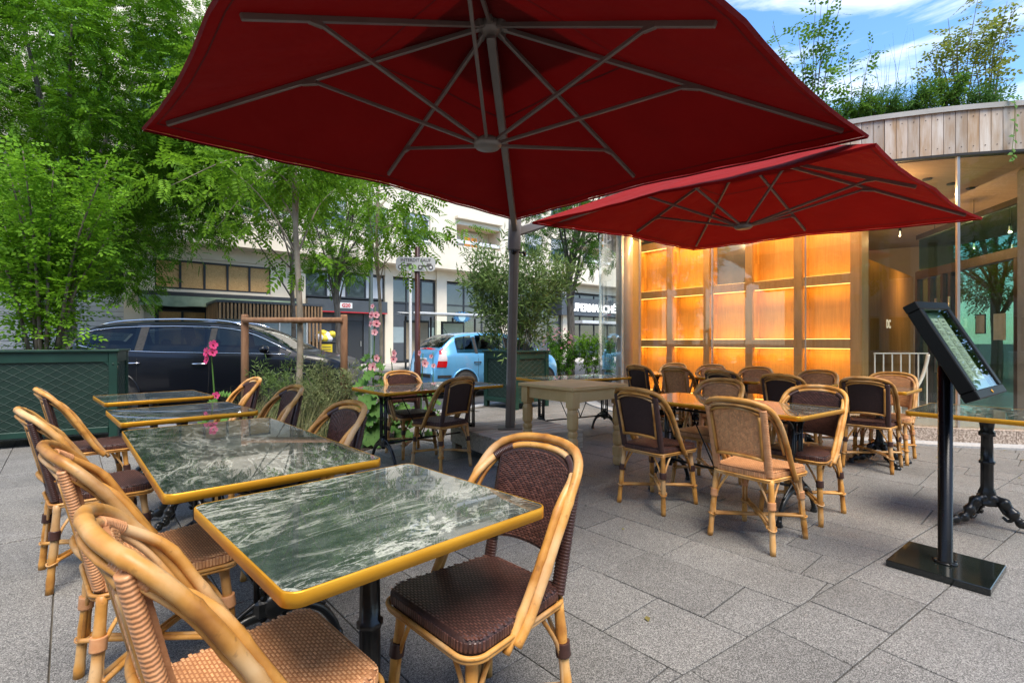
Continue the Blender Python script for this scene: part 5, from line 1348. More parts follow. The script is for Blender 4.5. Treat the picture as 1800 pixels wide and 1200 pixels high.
        for x in K['wheels']:
            r = K['wr']; y = wf(x)
            M = Matrix.Translation((x, sgn*y, r)) @ Matrix.Rotation(R(90*sgn*-1),4,'X')
            m = MB(); m.lathe([(r*1.20,-.30),(r*1.20,.004)], 30, (0,0,0), M); ob('wheel_arch', m, MT['rubber'], t)
            m = MB(); P = [(x+r*1.215*math.cos(a), sgn*(y+.004), r+r*1.215*math.sin(a)) for a in np.linspace(-.25,math.pi+.25,24)]; m.tube(P, .020, 6); ob('arch_lip', m, paint, t)
            wh = link(bpy.data.objects.new('wheel', None), t); wh.matrix_local = M @ Matrix.Translation((0,0,.006))
            m = MB(); m.lathe([(r*.66,-.2),(r*.95,-.2),(r,-.17),(r,-.03),(r*.95,.0),(r*.68,.004)], 30); ob('tyre', m, MT['rubber'], wh)
            m = MB(); m.lathe([(r*.67,-.02),(r*.65,.002),(r*.58,-.03),(r*.05,-.06)], 24)
            for k in range(10): m.box((r*.34,0,-.012),(r*.62,.035,.022), Matrix.Rotation(k*math.pi/5,4,'Z'), b=.004)
            m.lathe([(r*.12,-.03),(r*.12,.004)], 12); ob('rim', m, MT['alloy'], wh)
    top_win(K['ws'][0], K['ws'][1], .90, 'windscreen'); top_win(K['rw'][0], K['rw'][1], .86, 'rear_window')
    for (x, sgn) in ((.05,-1),(.05,1),(-.85,-1),(-.85,1)):
        m = MB(); m.box((x,sgn*.36,.55),(.5,.46,.16), b=.06); m.box((x-.27,sgn*.36,.88),(.13,.44,.62), Matrix.Translation((x-.27,0,.6)) @ Matrix.Rotation(-.2,4,'Y') @ Matrix.Translation((-(x-.27),0,-.6)), b=.06)
        m.box((x-.40,sgn*.36,1.25),(.10,.24,.17), b=.05); ob('seat', m, MT['rubber'], t)
    m = MB(); xd = K['ws'][1]-.12; m.box((xd,0,bz(xd)-.14),(.5,wf(xd)*1.7,.2), b=.06); ob('dashboard', m, MT['rubber'], t)
    m = MB(); m.tube([(xd-.32+.05*math.sin(a), .36+.18*math.cos(a), bz(xd)-.02+.17*math.sin(a)) for a in np.linspace(0,6.283,20)[:-1]], .014, 6, closed=True); ob('steering_wheel', m, MT['rubber'], t)
    return t, side_win, side_y, sect
MT['alloy'] = mat('alloy', (.42,.43,.44), rough=.3, metal=.8)
MT['chrome'] = mat('chrome', (.75,.76,.78), rough=.12, metal=1.0)
MT['carglass'] = glassmat('car_glass', (.30,.36,.34), 1.45)
def paintmat(name, c, metal=.5, coat=1.0):
    m, N, L, P = newmat(name); P.inputs['Base Color'].default_value = c4(c); P.inputs['Metallic'].default_value = metal; P.inputs['Roughness'].default_value = .32; P.inputs['Coat Weight'].default_value = coat; P.inputs['Coat Roughness'].default_value = .03; P.inputs['Specular IOR Level'].default_value = .5*coat
    return m
SUV = dict(x=(-2.35,2.35), tx=[-2.35,-2.33,-2.27,-2.18,-1.98,-1.80,-1.45,-1.0,-.5,0,.3,.6,.85,1.15,1.45,1.6,1.85,2.1,2.25,2.33,2.35], tz=[.70,.92,1.12,1.26,1.48,1.565,1.615,1.64,1.65,1.638,1.615,1.55,1.455,1.29,1.125,1.085,1.045,.985,.90,.75,.55],
    bx=[-2.35,-2.25,-2.0,-1.4,-.6,.4,1.2,1.6,2.0,2.25,2.35], bz=[.70,1.05,1.14,1.12,1.09,1.07,1.055,1.03,.95,.84,.5], wx=[-2.35,-2.30,-2.2,-2.0,-1.5,-.8,0,1,1.6,2.0,2.2,2.3,2.35], w=[.66,.76,.84,.90,.935,.945,.945,.94,.925,.88,.80,.70,.55],
    win=[(.16,1.22),(-.93,.06),(-1.80,-1.06)], pil=[(.06,.16),(-1.06,-.93)], handles=[(-.02,.915,.24),(-1.06,.93,.24)], seams=[1.22,.10,-1.02], mirror=1.0, chrome=(-2.02,1.32), wheels=(-1.38,1.42), wr=.365, ws=(.56,1.40), rw=(-2.20,-1.95))
car('parked_car', 'glossy black estate car with chrome window line behind the left tables', (-5.25,9.22,-.085), 6, SUV, paintmat('black_car_paint', (.0045,.0055,.009), 0.0, .45), dict(handle=MT['chrome'], chrome=True))
C3 = dict(x=(-1.92,1.92), tx=[-1.92,-1.905,-1.87,-1.80,-1.70,-1.55,-1.40,-1.25,-1.0,-.5,0,.3,.6,.9,1.2,1.4,1.6,1.8,1.89,1.92], tz=[.55,.78,.96,1.06,1.16,1.30,1.41,1.455,1.495,1.52,1.51,1.475,1.38,1.20,1.03,.97,.91,.79,.66,.45],
    bx=[-1.92,-1.8,-1.6,-1.0,0,1,1.3,1.6,1.85,1.92], bz=[.6,.93,.99,.985,.955,.93,.90,.84,.66,.4], wx=[-1.92,-1.86,-1.75,-1.55,-1.2,-.5,.5,1.2,1.5,1.75,1.87,1.92], w=[.60,.68,.75,.80,.83,.835,.835,.825,.79,.70,.58,.42],
    win=[(.10,1.02),(-.82,.0),(-1.38,-.90)], pil=[(.0,.10),(-.90,-.82)], handles=[(-.02,.80,.19),(-.86,.80,.19)], seams=[.95,.04,-.86], mirror=.86, chrome=(-1.5,1.1), wheels=(-1.20,1.24), wr=.295, ws=(.42,1.16), rw=(-1.72,-1.30))
ct, swin, sdy, _ = car('parked_car', 'light blue hatchback with red tail lamp parked behind the sign post', (-.62,12.95,-.085), 37, C3, paintmat('light_blue_paint', (.115,.37,.65), .3), dict(handle=MT['rubber']))
MT['lampred'] = mat('red_lens', (.45,.008,.010), rough=.08, spec=.7, coat=.6); MT['lampclear'] = mat('clear_lens', (.55,.50,.50), rough=.1, spec=.7)
for sgn in (-1,1):
    for (a, b, mt) in ((0,.32,MT['lampred']),(.32,.66,MT['lampclear']),(.66,1.0,MT['lampred'])):
        m = MB()
        def fn(u, v):
            h = a+(b-a)*v; z = .70+.44*h; x = -1.862+.10*h+(.20-.13*h*h)*u; return Vector((x, sgn*(sdy(x, z)+.010), z))
        m.grid(fn, 8, 5, flip=sgn > 0); ob('tail_lamp', m, mt, ct)
    m = MB(); m.grid(lambda u,v: Vector((-1.85+1.0*u*.3, sgn*(sdy(-1.85+.3*u,.46+.05*v)+.012), .46+.06*v)), 8, 2, flip=sgn > 0); ob('bumper_strip', m, MT['rubber'], ct)
    m = MB(); m.grid(lambda u,v: Vector((-.7+1.6*u, sgn*(sdy(-.7+1.6*u,.50+.05*v)+.012), .50+.06*v)), 8, 2, flip=sgn > 0); ob('door_strip', m, MT['rubber'], ct)
m = MB(); m.box((-1.935,0,.50),(.03,1.0,.075), b=.01); ob('bumper_strip', m, MT['rubber'], ct)
m = MB(); m.box((-1.915,0,.84),(.03,.54,.12), Matrix.Identity(4), b=.005); pl = ob('number_plate', m, MT['wpvc'], ct)
me = text_mesh('CW 309 VR', .085, .001, bold=.002); o = ob('lettering', me, MT['ink'], pl); o.matrix_local = Matrix.Translation((-1.932,0,.84)) @ Matrix.Rotation(R(-90),4,'Z') @ Matrix.Rotation(R(90),4,'X')
m = MB(); m.box((-1.66,0,1.175),(.03,.5,.02), Matrix.Identity(4), b=.005); ob('wiper', m, MT['rubber'], ct)
m = MB(); m.tube([(-1.2,0,1.47),(-1.32,0,1.62)], .006, 6); ob('aerial', m, MT['rubber'], ct)
# ------------------------------------------------------------------ vegetation
def tmpl(kind):
    V = []; F = []
    def leaf(p, d, n, l, w, bend=.12):
        p = np.array(p, float); d = np.array(d, float); d /= np.linalg.norm(d); n = np.array(n, float); s = np.cross(d, n); s /= np.linalg.norm(s)
        o = len(V); V.extend([p, p+d*l*.45+s*w/2-n*0, p+d*l-n*bend*l, p+d*l*.45-s*w/2]); F.append((o,o+1,o+2,o+3))
    if kind == 'pinnate':
        for i in range(5):
            t = .22+.155*i
            for s in (-1,1): leaf((t,0,-.10*t*t), (.55,s*.85,-.12), (0,0,1), .30*(1-.10*abs(i-2)), .125)
        leaf((.92,0,-.10), (1,0,-.25), (0,0,1), .28, .12)
    elif kind == 'leafy':        # a twig with simple leaves
        for i in range(6):
            t = .12+.16*i; s = -1 if i % 2 else 1; leaf((t,0,-.05*t), (.55,s*.8,.1), (0,.2*s,1), .34, .22, .2)
        leaf((1.0,0,-.05), (1,0,0), (0,0,1), .32, .2, .2)
    elif kind == 'lance':        # oleander whorl
        for i in range(7):
            a = i*2.4; r_ = .55+.1*(i % 3); leaf((.14*i,0,0), (r_, .75*math.cos(a), .75*math.sin(a)), (-.2,-math.sin(a),math.cos(a)), .55, .115, .15)
    elif kind == 'palm':         # dense rosette of small leaflets
        for i in range(9):
            a = i*.75; leaf((.05*i,0,0), (.5,math.cos(a),math.sin(a)*.7), (0,-.5*math.sin(a),1), .38, .17, .1)
    return np.array(V), np.array(F)
TM = {k: tmpl(k) for k in ('pinnate','leafy','lance','palm')}
def sprays(name, C, D, size, kind, mt, parent, jitter=.35, rng=npr):
    """C centres (n,3), D axis directions (n,3); builds one foliage mesh"""
    Vt, Ft = TM[kind]; n = len(C); D = D/np.maximum(1e-6, np.linalg.norm(D, axis=1, keepdims=True))
    D = D+rng.normal(0, jitter, D.shape); D /= np.linalg.norm(D, axis=1, keepdims=True)
    up = np.tile(np.array([0,0,1.0]), (n,1))+rng.normal(0,.35,(n,3)); Y = np.cross(up, D); Y /= np.maximum(1e-6, np.linalg.norm(Y, axis=1, keepdims=True)); Z = np.cross(D, Y)
    S = size*rng.uniform(.7,1.25,(n,1,1))
    P = (Vt[None,:,0:1]*D[:,None,:]+Vt[None,:,1:2]*Y[:,None,:]+Vt[None,:,2:3]*Z[:,None,:])*S+C[:,None,:]
    F = (Ft[None]+np.arange(n)[:,None,None]*len(Vt)).reshape(-1,4)
    me = arr_mesh(name, P.reshape(-1,3), F); me.materials.append(mt)
    return share(name, me, parent)
def clumps(centres, radii, per, rng=npr, flat=.8):
    C = []; D = []
    for c, r in zip(centres, radii):
        g = rng.normal(0,1,(per,3)); g /= np.linalg.norm(g,axis=1,keepdims=True); rad = r*rng.uniform(.25,1.0,(per,1))**.5
        g2 = g*rad; g2[:,2] *= flat; C.append(np.array(c)+g2); d = g.copy(); d[:,2] = d[:,2]*.5-.15; D.append(d)
    return np.concatenate(C), np.concatenate(D)
MT['bark'] = mat('bark', (.09,.07,.052), (.19,.16,.125), rough=.9, nscale=5, stretch=(4,4,1), bump=.8, bscale=14, bstretch=(3,3,.7))
MT['bark_pale'] = mat('pale_bark', (.20,.165,.115), (.34,.29,.21), rough=.85, nscale=6, stretch=(2,2,1), bump=.5, bscale=20)
MT['leaf_big'] = leafmat('big_tree_leaf', (.016,.066,.006), (.20,.42,.02), .36)
MT['leaf_mid'] = leafmat('mid_tree_leaf', (.020,.070,.010), (.14,.31,.024), .34)
MT['leaf_young'] = leafmat('young_tree_leaf', (.034,.105,.009), (.23,.44,.024), .40)
MT['leaf_shrub'] = leafmat('shrub_leaf', (.05,.15,.010), (.27,.52,.03), .40)
MT['leaf_olea'] = leafmat('oleander_leaf', (.05,.10,.028), (.25,.36,.11), .3, .4)
MT['leaf_holly'] = leafmat('hollyhock_leaf', (.05,.14,.03), (.15,.30,.07), .35)
MT['leaf_dry'] = leafmat('dry_grass', (.16,.18,.07), (.36,.34,.17), .3)
MT['leaf_roof'] = leafmat('roof_leaf', (.05,.14,.02), (.19,.36,.05), .4)
MT['leaf_yel'] = leafmat('yellow_leaf', (.12,.20,.03), (.38,.40,.08), .4)
MT['blade'] = leafmat('grass_blade', (.03,.08,.03), (.11,.21,.09), .3)
MT['pink'] = leafmat('pink_petal', (.74,.30,.36), (.85,.52,.54), .4)
MT['hotpink'] = leafmat('hot_pink_petal', (.72,.05,.20), (.82,.12,.30), .4)
def limb(m, P, r0, r1, n=8): 
    P = catmull(P, 6); k = len(P); m.tube(P, [r0+(r1-r0)*i/(k-1) for i in range(k)], n)
def tree(label, base, trunk_h, tr, centre, rad, n_cl, per, cl_r, size, kind, mt, group=None, bark=None, seed=1, lean=(0,0), shell=.55, flat=.8, name='street_tree', droop=0.0, zmin=None, limbs=12):
    rng = np.random.default_rng(seed); t = thing(name, label, 'tree', base, 0, group); bark = bark or MT['bark']
    top = Vector((lean[0],lean[1],trunk_h)); m = MB(); limb(m, [(0,0,0),(lean[0]*.2+.04,lean[1]*.2,trunk_h*.35),(lean[0]*.7-.03,lean[1]*.6,trunk_h*.75),top], tr, tr*.55, 12); ob('trunk', m, bark, t)
    c = Vector(centre)-Vector(base); cs = []
    while len(cs) < n_cl:
        g = rng.normal(0,1,3); g /= np.linalg.norm(g); f = rng.uniform(shell,1.0)
        q = np.array([c.x+g[0]*rad[0]*f, c.y+g[1]*rad[1]*f, c.z+g[2]*rad[2]*f])
        if zmin is not None and q[2]+base[2] < zmin: continue
        cs.append(q)
    m = MB()
    for q in cs[:limbs*3:3] if len(cs) > limbs*3 else cs[:limbs]:
        z0 = trunk_h*rng.uniform(.55,1.0); f = z0/trunk_h; a = Vector((lean[0]*f,lean[1]*f,z0)); q = Vector(q); md = a.lerp(q,.5)+Vector((0,0,.12*(q-a).length))
        limb(m, [a, md, q], tr*.32, tr*.07, 6)
    ob('branches', m, bark, t)
    C, D = clumps(cs, [cl_r*rng.uniform(.7,1.25) for _ in cs], per, rng, flat); D[:,2] -= droop
    sprays('crown', C, D, size, kind, mt, t, rng=rng)
    return t
TG = 'trees along the street'
tree('large dense bright green tree filling the upper left corner', (-11.6,13.0,-.05), 4.0, .24, (-11.4,12.6,7.2), (4.6,3.6,5.2), 290, 76, .74, .32, 'pinnate', MT['leaf_big'], TG, seed=3, zmin=2.3, limbs=16)
tree('mid green tree between the big tree and the staked tree', (-7.45,17.0,-.05), 4.6, .09, (-8.6,16.6,6.8), (3.6,3.0,3.6), 120, 52, .7, .34, 'pinnate', MT['leaf_mid'], TG, seed=5, zmin=4.9, limbs=6)
st = tree('slim young tree tied to a wooden stake frame', (-2.62,6.10,0), 3.9, .042, (-2.85,6.2,3.55), (1.75,1.3,1.35), 50, 16, .32, .28, 'pinnate', MT['leaf_young'], TG, bark=MT['bark_pale'], seed=8, zmin=2.15, flat=.6, droop=.25, shell=.25, limbs=14)
tree('sparse young tree with drooping leaflets above the street sign', (-2.05,7.7,0), 3.6, .032, (-1.70,7.7,3.15), (1.05,.9,1.05), 28, 10, .22, .28, 'pinnate', MT['leaf_young'], TG, bark=MT['bark_pale'], seed=21, zmin=2.0, flat=.6, droop=.45, shell=.3, limbs=12)
tree('bright feathery tree behind the staked tree', (-4.6,13.2,-.05), 3.4, .10, (-4.5,13.2,4.5), (1.3,1.2,1.9), 40, 36, .42, .30, 'pinnate', MT['leaf_young'], TG, seed=14, zmin=2.9)
tree('green tree with dark limbs left of the glass pavilion', (2.15,18.5,-.05), 4.4, .17, (2.2,18.3,6.6), (2.6,2.2,3.0), 80, 46, .6, .32, 'pinnate', MT['leaf_mid'], TG, seed=30, zmin=3.8)
tree('green tree seen through the right end of the pavilion glass', (14.5,15.0,-.05), 3.0, .16, (14.5,15.0,5.0), (3.0,3.0,3.4), 70, 34, .8, .42, 'pinnate', MT['leaf_mid'], TG, seed=44, zmin=1.2)
tree('tall background tree far behind the black car', (-15.5,17.5,-.05), 4.5, .22, (-15.5,17.5,8), (4.2,3.4,5.0), 120, 36, .95, .46, 'pinnate', MT['leaf_mid'], TG, seed=41, zmin=2.2)
for i, (x, y, lab) in enumerate(((-9.0,-8.0,'leafy tree behind the viewer at left, mirrored in the car'), (1.5,-9.5,'leafy tree behind the viewer, mirrored in the glass'), (11.0,-7.5,'leafy tree behind the viewer at right, mirrored in the glass'), (12.5,5.2,'leafy tree right of the pavilion, mirrored in the menu glass'))):
    tree(lab, (x,y,-.05), 3.2, .16, (x,y,5.4), (2.6,2.2,2.6), 60 if i < 3 else 120, 20 if i < 3 else 44, .9, .55, 'pinnate', MT['leaf_mid'], TG, seed=60+i, zmin=2.6 if i < 3 else 1.2)
# fallen leaves on the paving
rl = np.random.default_rng(5); nl = 46; c = np.stack([rl.uniform(-4,6.5,nl), rl.uniform(1.2,7.5,nl), np.full(nl,.004)],1); a = rl.uniform(0,6.283,nl); s_ = rl.uniform(.012,.03,nl)
V = []
for k in range(nl):
    d = np.array([math.cos(a[k]),math.sin(a[k]),0]); e = np.array([-d[1],d[0],0]); V += [c[k]-d*s_[k], c[k]+e*s_[k]*.55+[0,0,.004], c[k]+d*s_[k], c[k]-e*s_[k]*.55+[0,0,.003]]
me = arr_mesh('fallen_leaves', V, np.arange(nl*4).reshape(-1,4)); me.materials.append(leafmat('fallen_leaf', (.16,.12,.04), (.30,.28,.10), .2)); tag(share('fallen_leaves', me), 'small dry leaves scattered on the paving', 'leaf litter', kind='stuff')
# stake frame
sf = thing('tree_stake', 'brown wooden stake frame around the young tree', 'tree stake', (-2.62,6.05,0), R(1.5))
MT['stake'] = mat('stake_timber', (.20,.095,.045), (.34,.18,.09), rough=.8, nscale=3, stretch=(5,5,1), bump=.4, bscale=10)
for x in (-.60,.585): m = MB(); m.lathe([(.044,0),(.042,1.50),(.036,1.525)], 14, (x,0,0)); ob('post', m, MT['stake'], sf)
m = MB(); m.tube([(-.60,-.045,1.455),(.585,-.045,1.455)], .034, 10); ob('cross_rail', m, MT['stake'], sf)
m = MB(); m.lathe([(.062,1.42),(.062,1.47)], 14, (.02,.04,0)); ob('tie', m, MT['rubber'], sf)

def shrub(name, label, base, stems, top, n, size, kind, mt, seed, spread, stem_r=.014, cat='shrub', fill=.35, nodrop=.15, bark=None, group=None):
    rng = np.random.default_rng(seed); t = thing(name, label, cat, base, 0, group); C = []; D = []
    for i in range(stems):
        a = rng.uniform(0,6.283); rr = rng.uniform(.3,1)**.5; h = top*rng.uniform(.62,1.0)
        e = Vector((math.cos(a)*rr*spread[0], math.sin(a)*rr*spread[1], h)); b = Vector((e.x*.18, e.y*.18, 0)); md = b.lerp(e,.5)+Vector((-e.x*.10,-e.y*.10,.06*h))
        m = MB(); P = catmull([b,md,e],7); k = len(P); m.tube(P, [stem_r*(1-.75*j/(k-1)) for j in range(k)], 6); ob('stem', m, bark or MT['bark'], t)
        k = n//stems; f = fill+(1-fill)*rng.uniform(0,1,k)**.75; Pn = np.array([tuple(p) for p in P]); idx = f*(len(P)-1); i0 = np.minimum(idx.astype(int), len(P)-2); w = (idx-i0)[:,None]
        c = Pn[i0]*(1-w)+Pn[i0+1]*w; off_ = rng.normal(0,1,(k,3)); off_ /= np.linalg.norm(off_,axis=1,keepdims=True)
        sp = (spread[0]*.30)*(.5+.6*(1-f[:,None])); c2 = c+off_*sp*rng.uniform(0,1,(k,1)); C.append(c2); d = off_.copy(); d[:,2] = d[:,2]*.5+nodrop; D.append(d)
    sprays('foliage', np.concatenate(C), np.concatenate(D), size, kind, mt, t, rng=rng); return t
shrub('planter_shrub', 'bright yellow green leafy shrub growing in the left planter', (-5.62,6.02,1.0), 12, 2.35, 2000, .175, 'leafy', MT['leaf_shrub'], 4, (1.15,.5), .022, fill=.07)
shrub('oleander', 'narrow-leaved oleander growing in the square planter behind the mast', (.08,9.36,.93), 14, 2.05, 900, .26, 'lance', MT['leaf_olea'], 6, (1.15,.9), .010, fill=.15, nodrop=.3)
BG = 'low bushes beyond the road'
for i, (x, y, h, s, mt, lab) in enumerate(((1.75,17.0,1.25,.6,'leaf_mid','low round green bush beyond the road, left of the grey trunk'),(2.65,17.0,1.55,.7,'leaf_young','bright green bush beyond the road, right of the grey trunk'),(3.4,17.4,1.6,.8,'leaf_mid','green bush beyond the road beside the pavilion glass'),(1.65,18.0,1.9,.5,'leaf_mid','dark leafy bush with pink blossom beyond the road'))):
    t = shrub('bush', lab, (x,y,-.05), 9, h, 420, .20, 'palm', MT[mt], 50+i, (s,s), .012, 'bush', fill=.1, group=BG)
    if i == 3:
        g = npr.normal(0,1,(70,3)); g /= np.linalg.norm(g,axis=1,keepdims=True); g[:,2] = abs(g[:,2]); sprays('blossom', g*np.array([.55,.5,.8])+np.array([0,0,.95]), g, .13, 'palm', MT['pink'], t)
# planted bed around the staked tree
bd = MB()
bedp = [(-3.35,5.35),(-1.75,5.25),(-1.35,6.0),(-1.5,6.9),(-3.4,6.75)]
bd.prism(bedp[::-1] if False else bedp, -.01, .012); bed = tag(ob('planting_bed', bd, MT['soil']), kind='structure')
def blades(name, n, rx, ry, h, mt, parent, seed, lean=.35, w=.006, c=(0,0,0), droop=.25):
    rng = np.random.default_rng(seed); a = rng.uniform(0,6.283,n); r_ = np.sqrt(rng.uniform(0,1,n)); b = np.stack([c[0]+np.cos(a)*r_*rx, c[1]+np.sin(a)*r_*ry, np.full(n,c[2])],1)
    az = rng.uniform(0,6.283,n); H = h*rng.uniform(.45,1.0,n); ln = H*lean*rng.uniform(.2,1.2,n); d = np.stack([np.cos(az),np.sin(az),0*az],1); s = np.stack([-np.sin(az+1),np.cos(az+1),0*az],1)*w
    V = []; 
    for k, f in enumerate((0,.4,.75,1.0)):
        p = b+d*(ln*f*f)[:,None]; p[:,2] += H*(f-droop*f*f*f); ww = s*(1-f*.85); V += [p-ww, p+ww]
    V = np.stack(V,1).reshape(-1,3); o = np.arange(n)[:,None]*8; F = np.concatenate([o+np.array([[2*k,2*k+1,2*k+3,2*k+2]]) for k in range(3)])
    me = arr_mesh(name, V, F); me.materials.append(mt); return share(name, me, parent)
tag(blades('grass', 900, .85, .7, .95, MT['leaf_dry'], None, 3, .5, .0035, (-2.45,5.95,0)), 'dry feathery grass in the bed around the staked tree', 'grass', kind='stuff')
tag(blades('ground_cover', 500, .95, .75, .32, MT['blade'], None, 4, .7, .007, (-2.4,5.95,0)), 'low green ground cover in the bed around the staked tree', 'ground cover', kind='stuff')
shrub('bed_shrub', 'fine-leaved grey green shrub in the bed by the right tree stake', (-2.15,5.95,0), 14, 1.0, 520, .11, 'lance', leafmat('sage_leaf',(.09,.13,.05),(.26,.29,.13),.3), 61, (.42,.36), .006, fill=.1)
shrub('bed_shrub', 'darker green shrub in the bed between the tree trunk and the car', (-2.75,6.2,0), 10, .95, 380, .12, 'lance', MT['leaf_olea'], 62, (.42,.30), .006, fill=.1)
def flower(m_p, m_c, p, d, r_):
    d = Vector(d).normalized(); q = d.to_track_quat('Z','Y').to_matrix().to_4x4(); q.translation = Vector(p)
    for k in range(5):
        a = k*1.2566; pts = [(0,0,0)]+[(r_*f*math.cos(a+b), r_*f*math.sin(a+b), r_*.28*f) for (f,b) in ((.75,-.62),(1.0,-.30),(.96,0),(1.0,.30),(.75,.62))]
        m_p.add(pts, [(0,1,2,3),(0,3,4,5)], True, q)
    m_c.lathe([(r_*.22,.004),(r_*.16,.012),(r_*.03,.03)], 8, (0,0,0), q)
MT['fcentre'] = mat('flower_centre', (.30,.015,.05), rough=.6)
def holly(label, base, h, mt, seed, n_leaf=16, lean=(0,0), fl_=((.55,.06),(.65,.05),(.74,.05),(.80,.05),(.85,.045),(.9,.045),(.95,.04)), lr=.13):
    rr = random.Random(seed); t = thing('hollyhock', label, 'flower', base, 0, 'hollyhocks beside the tables'); m = MB(); P = catmull([(0,0,0),(lean[0]*.3,lean[1]*.3,h*.5),(lean[0],lean[1],h)],8); m.tube(P, [.012*(1-.6*i/(len(P)-1)) for i in range(len(P))], 7); ob('stem', m, MT['leaf_holly'], t)
    at = lambda f: P[min(len(P)-1,int(f*(len(P)-1)))]
    for k in range(n_leaf):
        f = (.06+.62*k/n_leaf); r_ = lr*(1.15-.75*k/n_leaf)*rr.uniform(.8,1.2); a = k*2.4+rr.random(); c = at(f)+Vector((math.cos(a),math.sin(a),.15))*(.05+r_*.9)
        m = MB(); nrm = Vector((math.cos(a)*.55+rr.uniform(-.25,.25), math.sin(a)*.55-.35, .75)).normalized(); q = nrm.to_track_quat('Z','Y').to_matrix().to_4x4(); q.translation = c
        pts = [(0,0,-.02)]+[(r_*(1+.16*math.cos(5*b))*math.cos(b), r_*(1+.16*math.cos(5*b))*math.sin(b), .022*math.cos(10*b)) for b in np.linspace(0,6.283,21)[:-1]]
        m.add(pts, [(0,1+i,1+(i+1) % 20) for i in range(20)], True, q); m.tube([at(f), c], .003, 4, caps=False); ob('leaf', m, MT['leaf_holly'], t)
    for (f, r_) in fl_:
        a = rr.uniform(-2.6,-.5); d = Vector((math.cos(a), math.sin(a), .15)); mp_, mc_ = MB(), MB(); flower(mp_, mc_, at(f)+d*.04, d, r_); o = ob('blossom', mp_, mt, t); ob('flower_centre', mc_, MT['fcentre'], o)
holly('tall pale pink hollyhock beside the table left of the mast', (-1.62,5.82,0), 1.60, MT['pink'], 2, 26, (.03,.0), fl_=((.60,.055),(.64,.045),(.85,.04),(.875,.045),(.90,.045),(.915,.045),(.93,.045),(.945,.045),(.96,.042),(.975,.04),(.99,.035),(1.0,.03)), lr=.12)
holly('pale pink hollyhock with broad leaves at the edge of the bed', (-1.42,6.1,0), 1.12, MT['pink'], 3, 22, (-.06,.0), fl_=((.9,.05),(.97,.045)), lr=.12)
holly('short hollyhock with two blossoms behind the rattan chair', (-1.15,6.3,0), 1.05, MT['pink'], 4, 8, (.03,.0), fl_=((.93,.055),(1.0,.04)), lr=.09)
holly('bright pink hollyhock standing against the black car', (-2.98,5.05,0), 1.16, MT['hotpink'], 5, 9, (-.06,.0), fl_=((.62,.038),(.93,.050),(.97,.050),(1.0,.048),(.955,.045)), lr=.10)
holly('slender hollyhock in front of the sign post', (-1.12,7.1,0), 1.05, MT['pink'], 6, 10, (0,0), fl_=((.86,.035),(.98,.035)), lr=.05)
# roof garden
def rp(pxl, back):           # a point on the roof, a given distance behind the coping
    s = s_at_px(pxl); q, t, n = cpt(s, -back); return (q.x,q.y,3.89)
RG = 'plants of the pavilion roof garden'
shrub('roof_shrub', 'light airy shrub on the roof left of the grasses, against the sky', rp(1405,1.0), 9, 2.45, 170, .19, 'leafy', MT['leaf_roof'], 71, (.55,.4), .010, fill=.2, group=RG)
shrub('roof_shrub', 'arching leafy sprig on the roof beside the tall grasses', rp(1515,.4), 5, 1.35, 50, .16, 'leafy', MT['leaf_roof'], 72, (.35,.2), .006, fill=.25, group=RG)
shrub('roof_shrub', 'yellowing shrub on the roof at the right edge', rp(1735,.5), 12, 1.55, 240, .15, 'leafy', MT['leaf_yel'], 73, (.42,.3), .008, fill=.2, group=RG)
shrub('roof_shrub', 'yellowing shrub cut by the right edge of the frame', rp(1800,.55), 8, 1.7, 150, .15, 'leafy', MT['leaf_yel'], 74, (.35,.3), .008, fill=.2, group=RG)
for i, p in enumerate((1480,1520,1560,1610,1660,1700,1760)):
    shrub('roof_bush', ('low bush on the roof at the left end of the planting','low bush on the roof under the leafy sprig','low bush on the roof left of the grass tuft','low bush on the roof before the grass tuft','low bush on the roof right of the grass tuft','low bush on the roof below the yellowing shrub','low bush on the roof near the right edge')[i], rp(p,.30), 9, .42+.10*(i % 3), 230, .11, 'palm' if i % 2 else 'lance', MT['leaf_roof' if i % 3 else 'leaf_holly'], 80+i, (.24,.16), .004, 'bush', fill=.05, group=RG)
for i, (p, b, n, h) in enumerate(((1565,.55,230,.95),(1625,.6,230,.90),(1600,.5,26,1.45))):
    q = rp(p,b); t = thing('roof_grass', ('dark tufted grass on the roof in the middle','dark tufted grass on the roof right of the middle','tall thin grass stalks on the roof against the sky')[i], 'grass', q, 0, RG)
    o = blades('blades', n, .16 if i < 2 else .45, .12, h, MT['blade'], t, 90+i, .75 if i < 2 else .12, .009 if i < 2 else .004, (0,0,0), .35 if i < 2 else .03); o['kind'] = 'stuff'
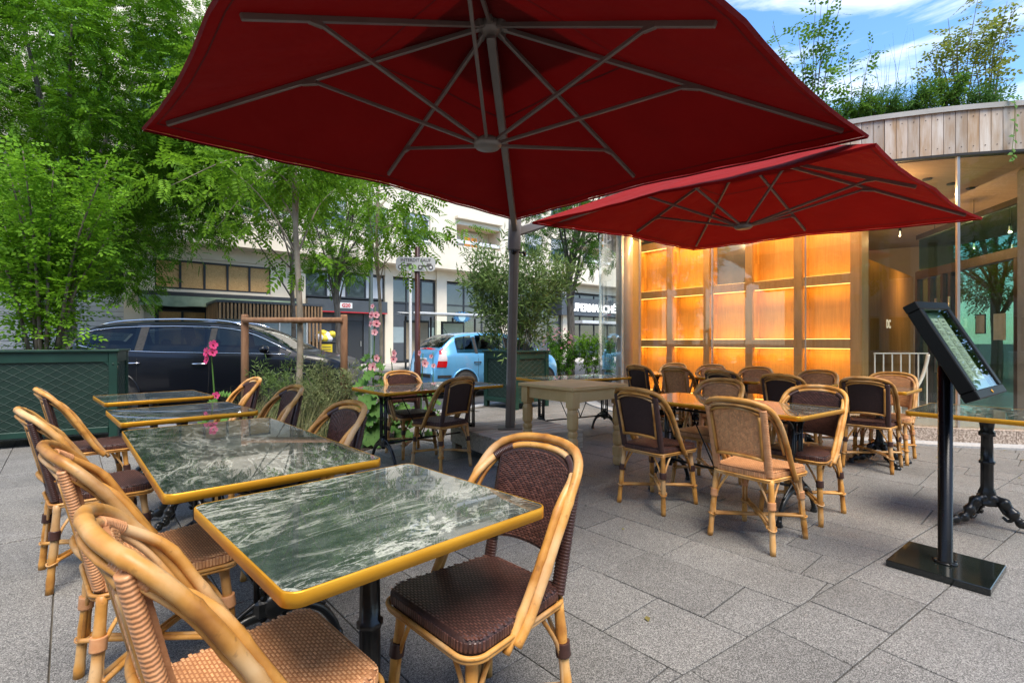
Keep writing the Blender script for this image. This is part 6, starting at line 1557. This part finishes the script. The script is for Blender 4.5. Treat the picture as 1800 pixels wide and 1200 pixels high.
# trailing vine over the fascia
q = cpt(s_at_px(1773), .07)[0]; vt = thing('trailing_vine', 'trailing vine hanging over the timber fascia at right', 'plant', (q.x,q.y,3.99)); m = MB(); P = catmull([(0,.15,.0),(0,0,.02),(.01,-.01,-.25),(-.02,-.01,-.6),(-.01,-.01,-.75)],6); m.tube(P, .003, 5); ob('stem', m, MT['leaf_roof'], vt)
for k in range(17):
    p = P[4+int(k*(len(P)-5)/17)]; a = k*2.2; m = MB(); d = Vector((math.cos(a)*.7,-.5,-.4)); q_ = Vector((math.cos(a)*.2,-1,.3)).normalized().to_track_quat('Z','Y').to_matrix().to_4x4(); q_.translation = p+Vector((.03*math.cos(a),-.01,0))
    m.add([(-.032,0,0),(0,.02,.004),(.036,0,-.004),(0,-.02,.004)], [(0,1,2,3)], True, q_ @ Matrix.Rotation(a,4,'Z')); ob('leaf', m, MT['leaf_holly'], vt)

# ------------------------------------------------------------------ the street behind the viewer, seen in the glass
ob2 = thing('terrace_building', 'stone apartment block behind the viewer mirrored in the glass', 'building', (6,-21,0))
m = MB(); 
def addb(lst, mt, nm):
    m = MB()
    for (a,b,c,d,e,f) in lst: m.box(((a+b)/2,(c+d)/2,(e+f)/2),(b-a,d-c,f-e))
    return ob(nm, m, mt, ob2)
hl = [(x,x+1.5,z,z+2.0) for x in np.arange(-33,34,3.4) for z in (.6,4.6,7.8,11.0)]
addb(wall_holes(-36,36,0,14.5,-.3,0,[tuple(float(v) for v in h) for h in hl]), mat('grey_stone', (.40,.36,.30), (.48,.44,.37), rough=.85, nscale=.6), 'wall')
addb([(-36,36,-9,-.31,0,14.4)], MT['dgrey'], 'core')
for h in hl[::1]:
    f = addb([(h[0],h[1],-.20,-.15,h[2],h[2]+.08),(h[0],h[1],-.20,-.15,h[3]-.08,h[3]),(h[0]+.71,h[0]+.79,-.199,-.151,h[2]+.081,h[3]-.081)], MT['wpvc'], 'window'); 
    m = MB(); m.box(((h[0]+h[1])/2,-.26,(h[2]+h[3])/2),(1.48,.02,1.98)); ob('pane', m, MT['farglass'], f)
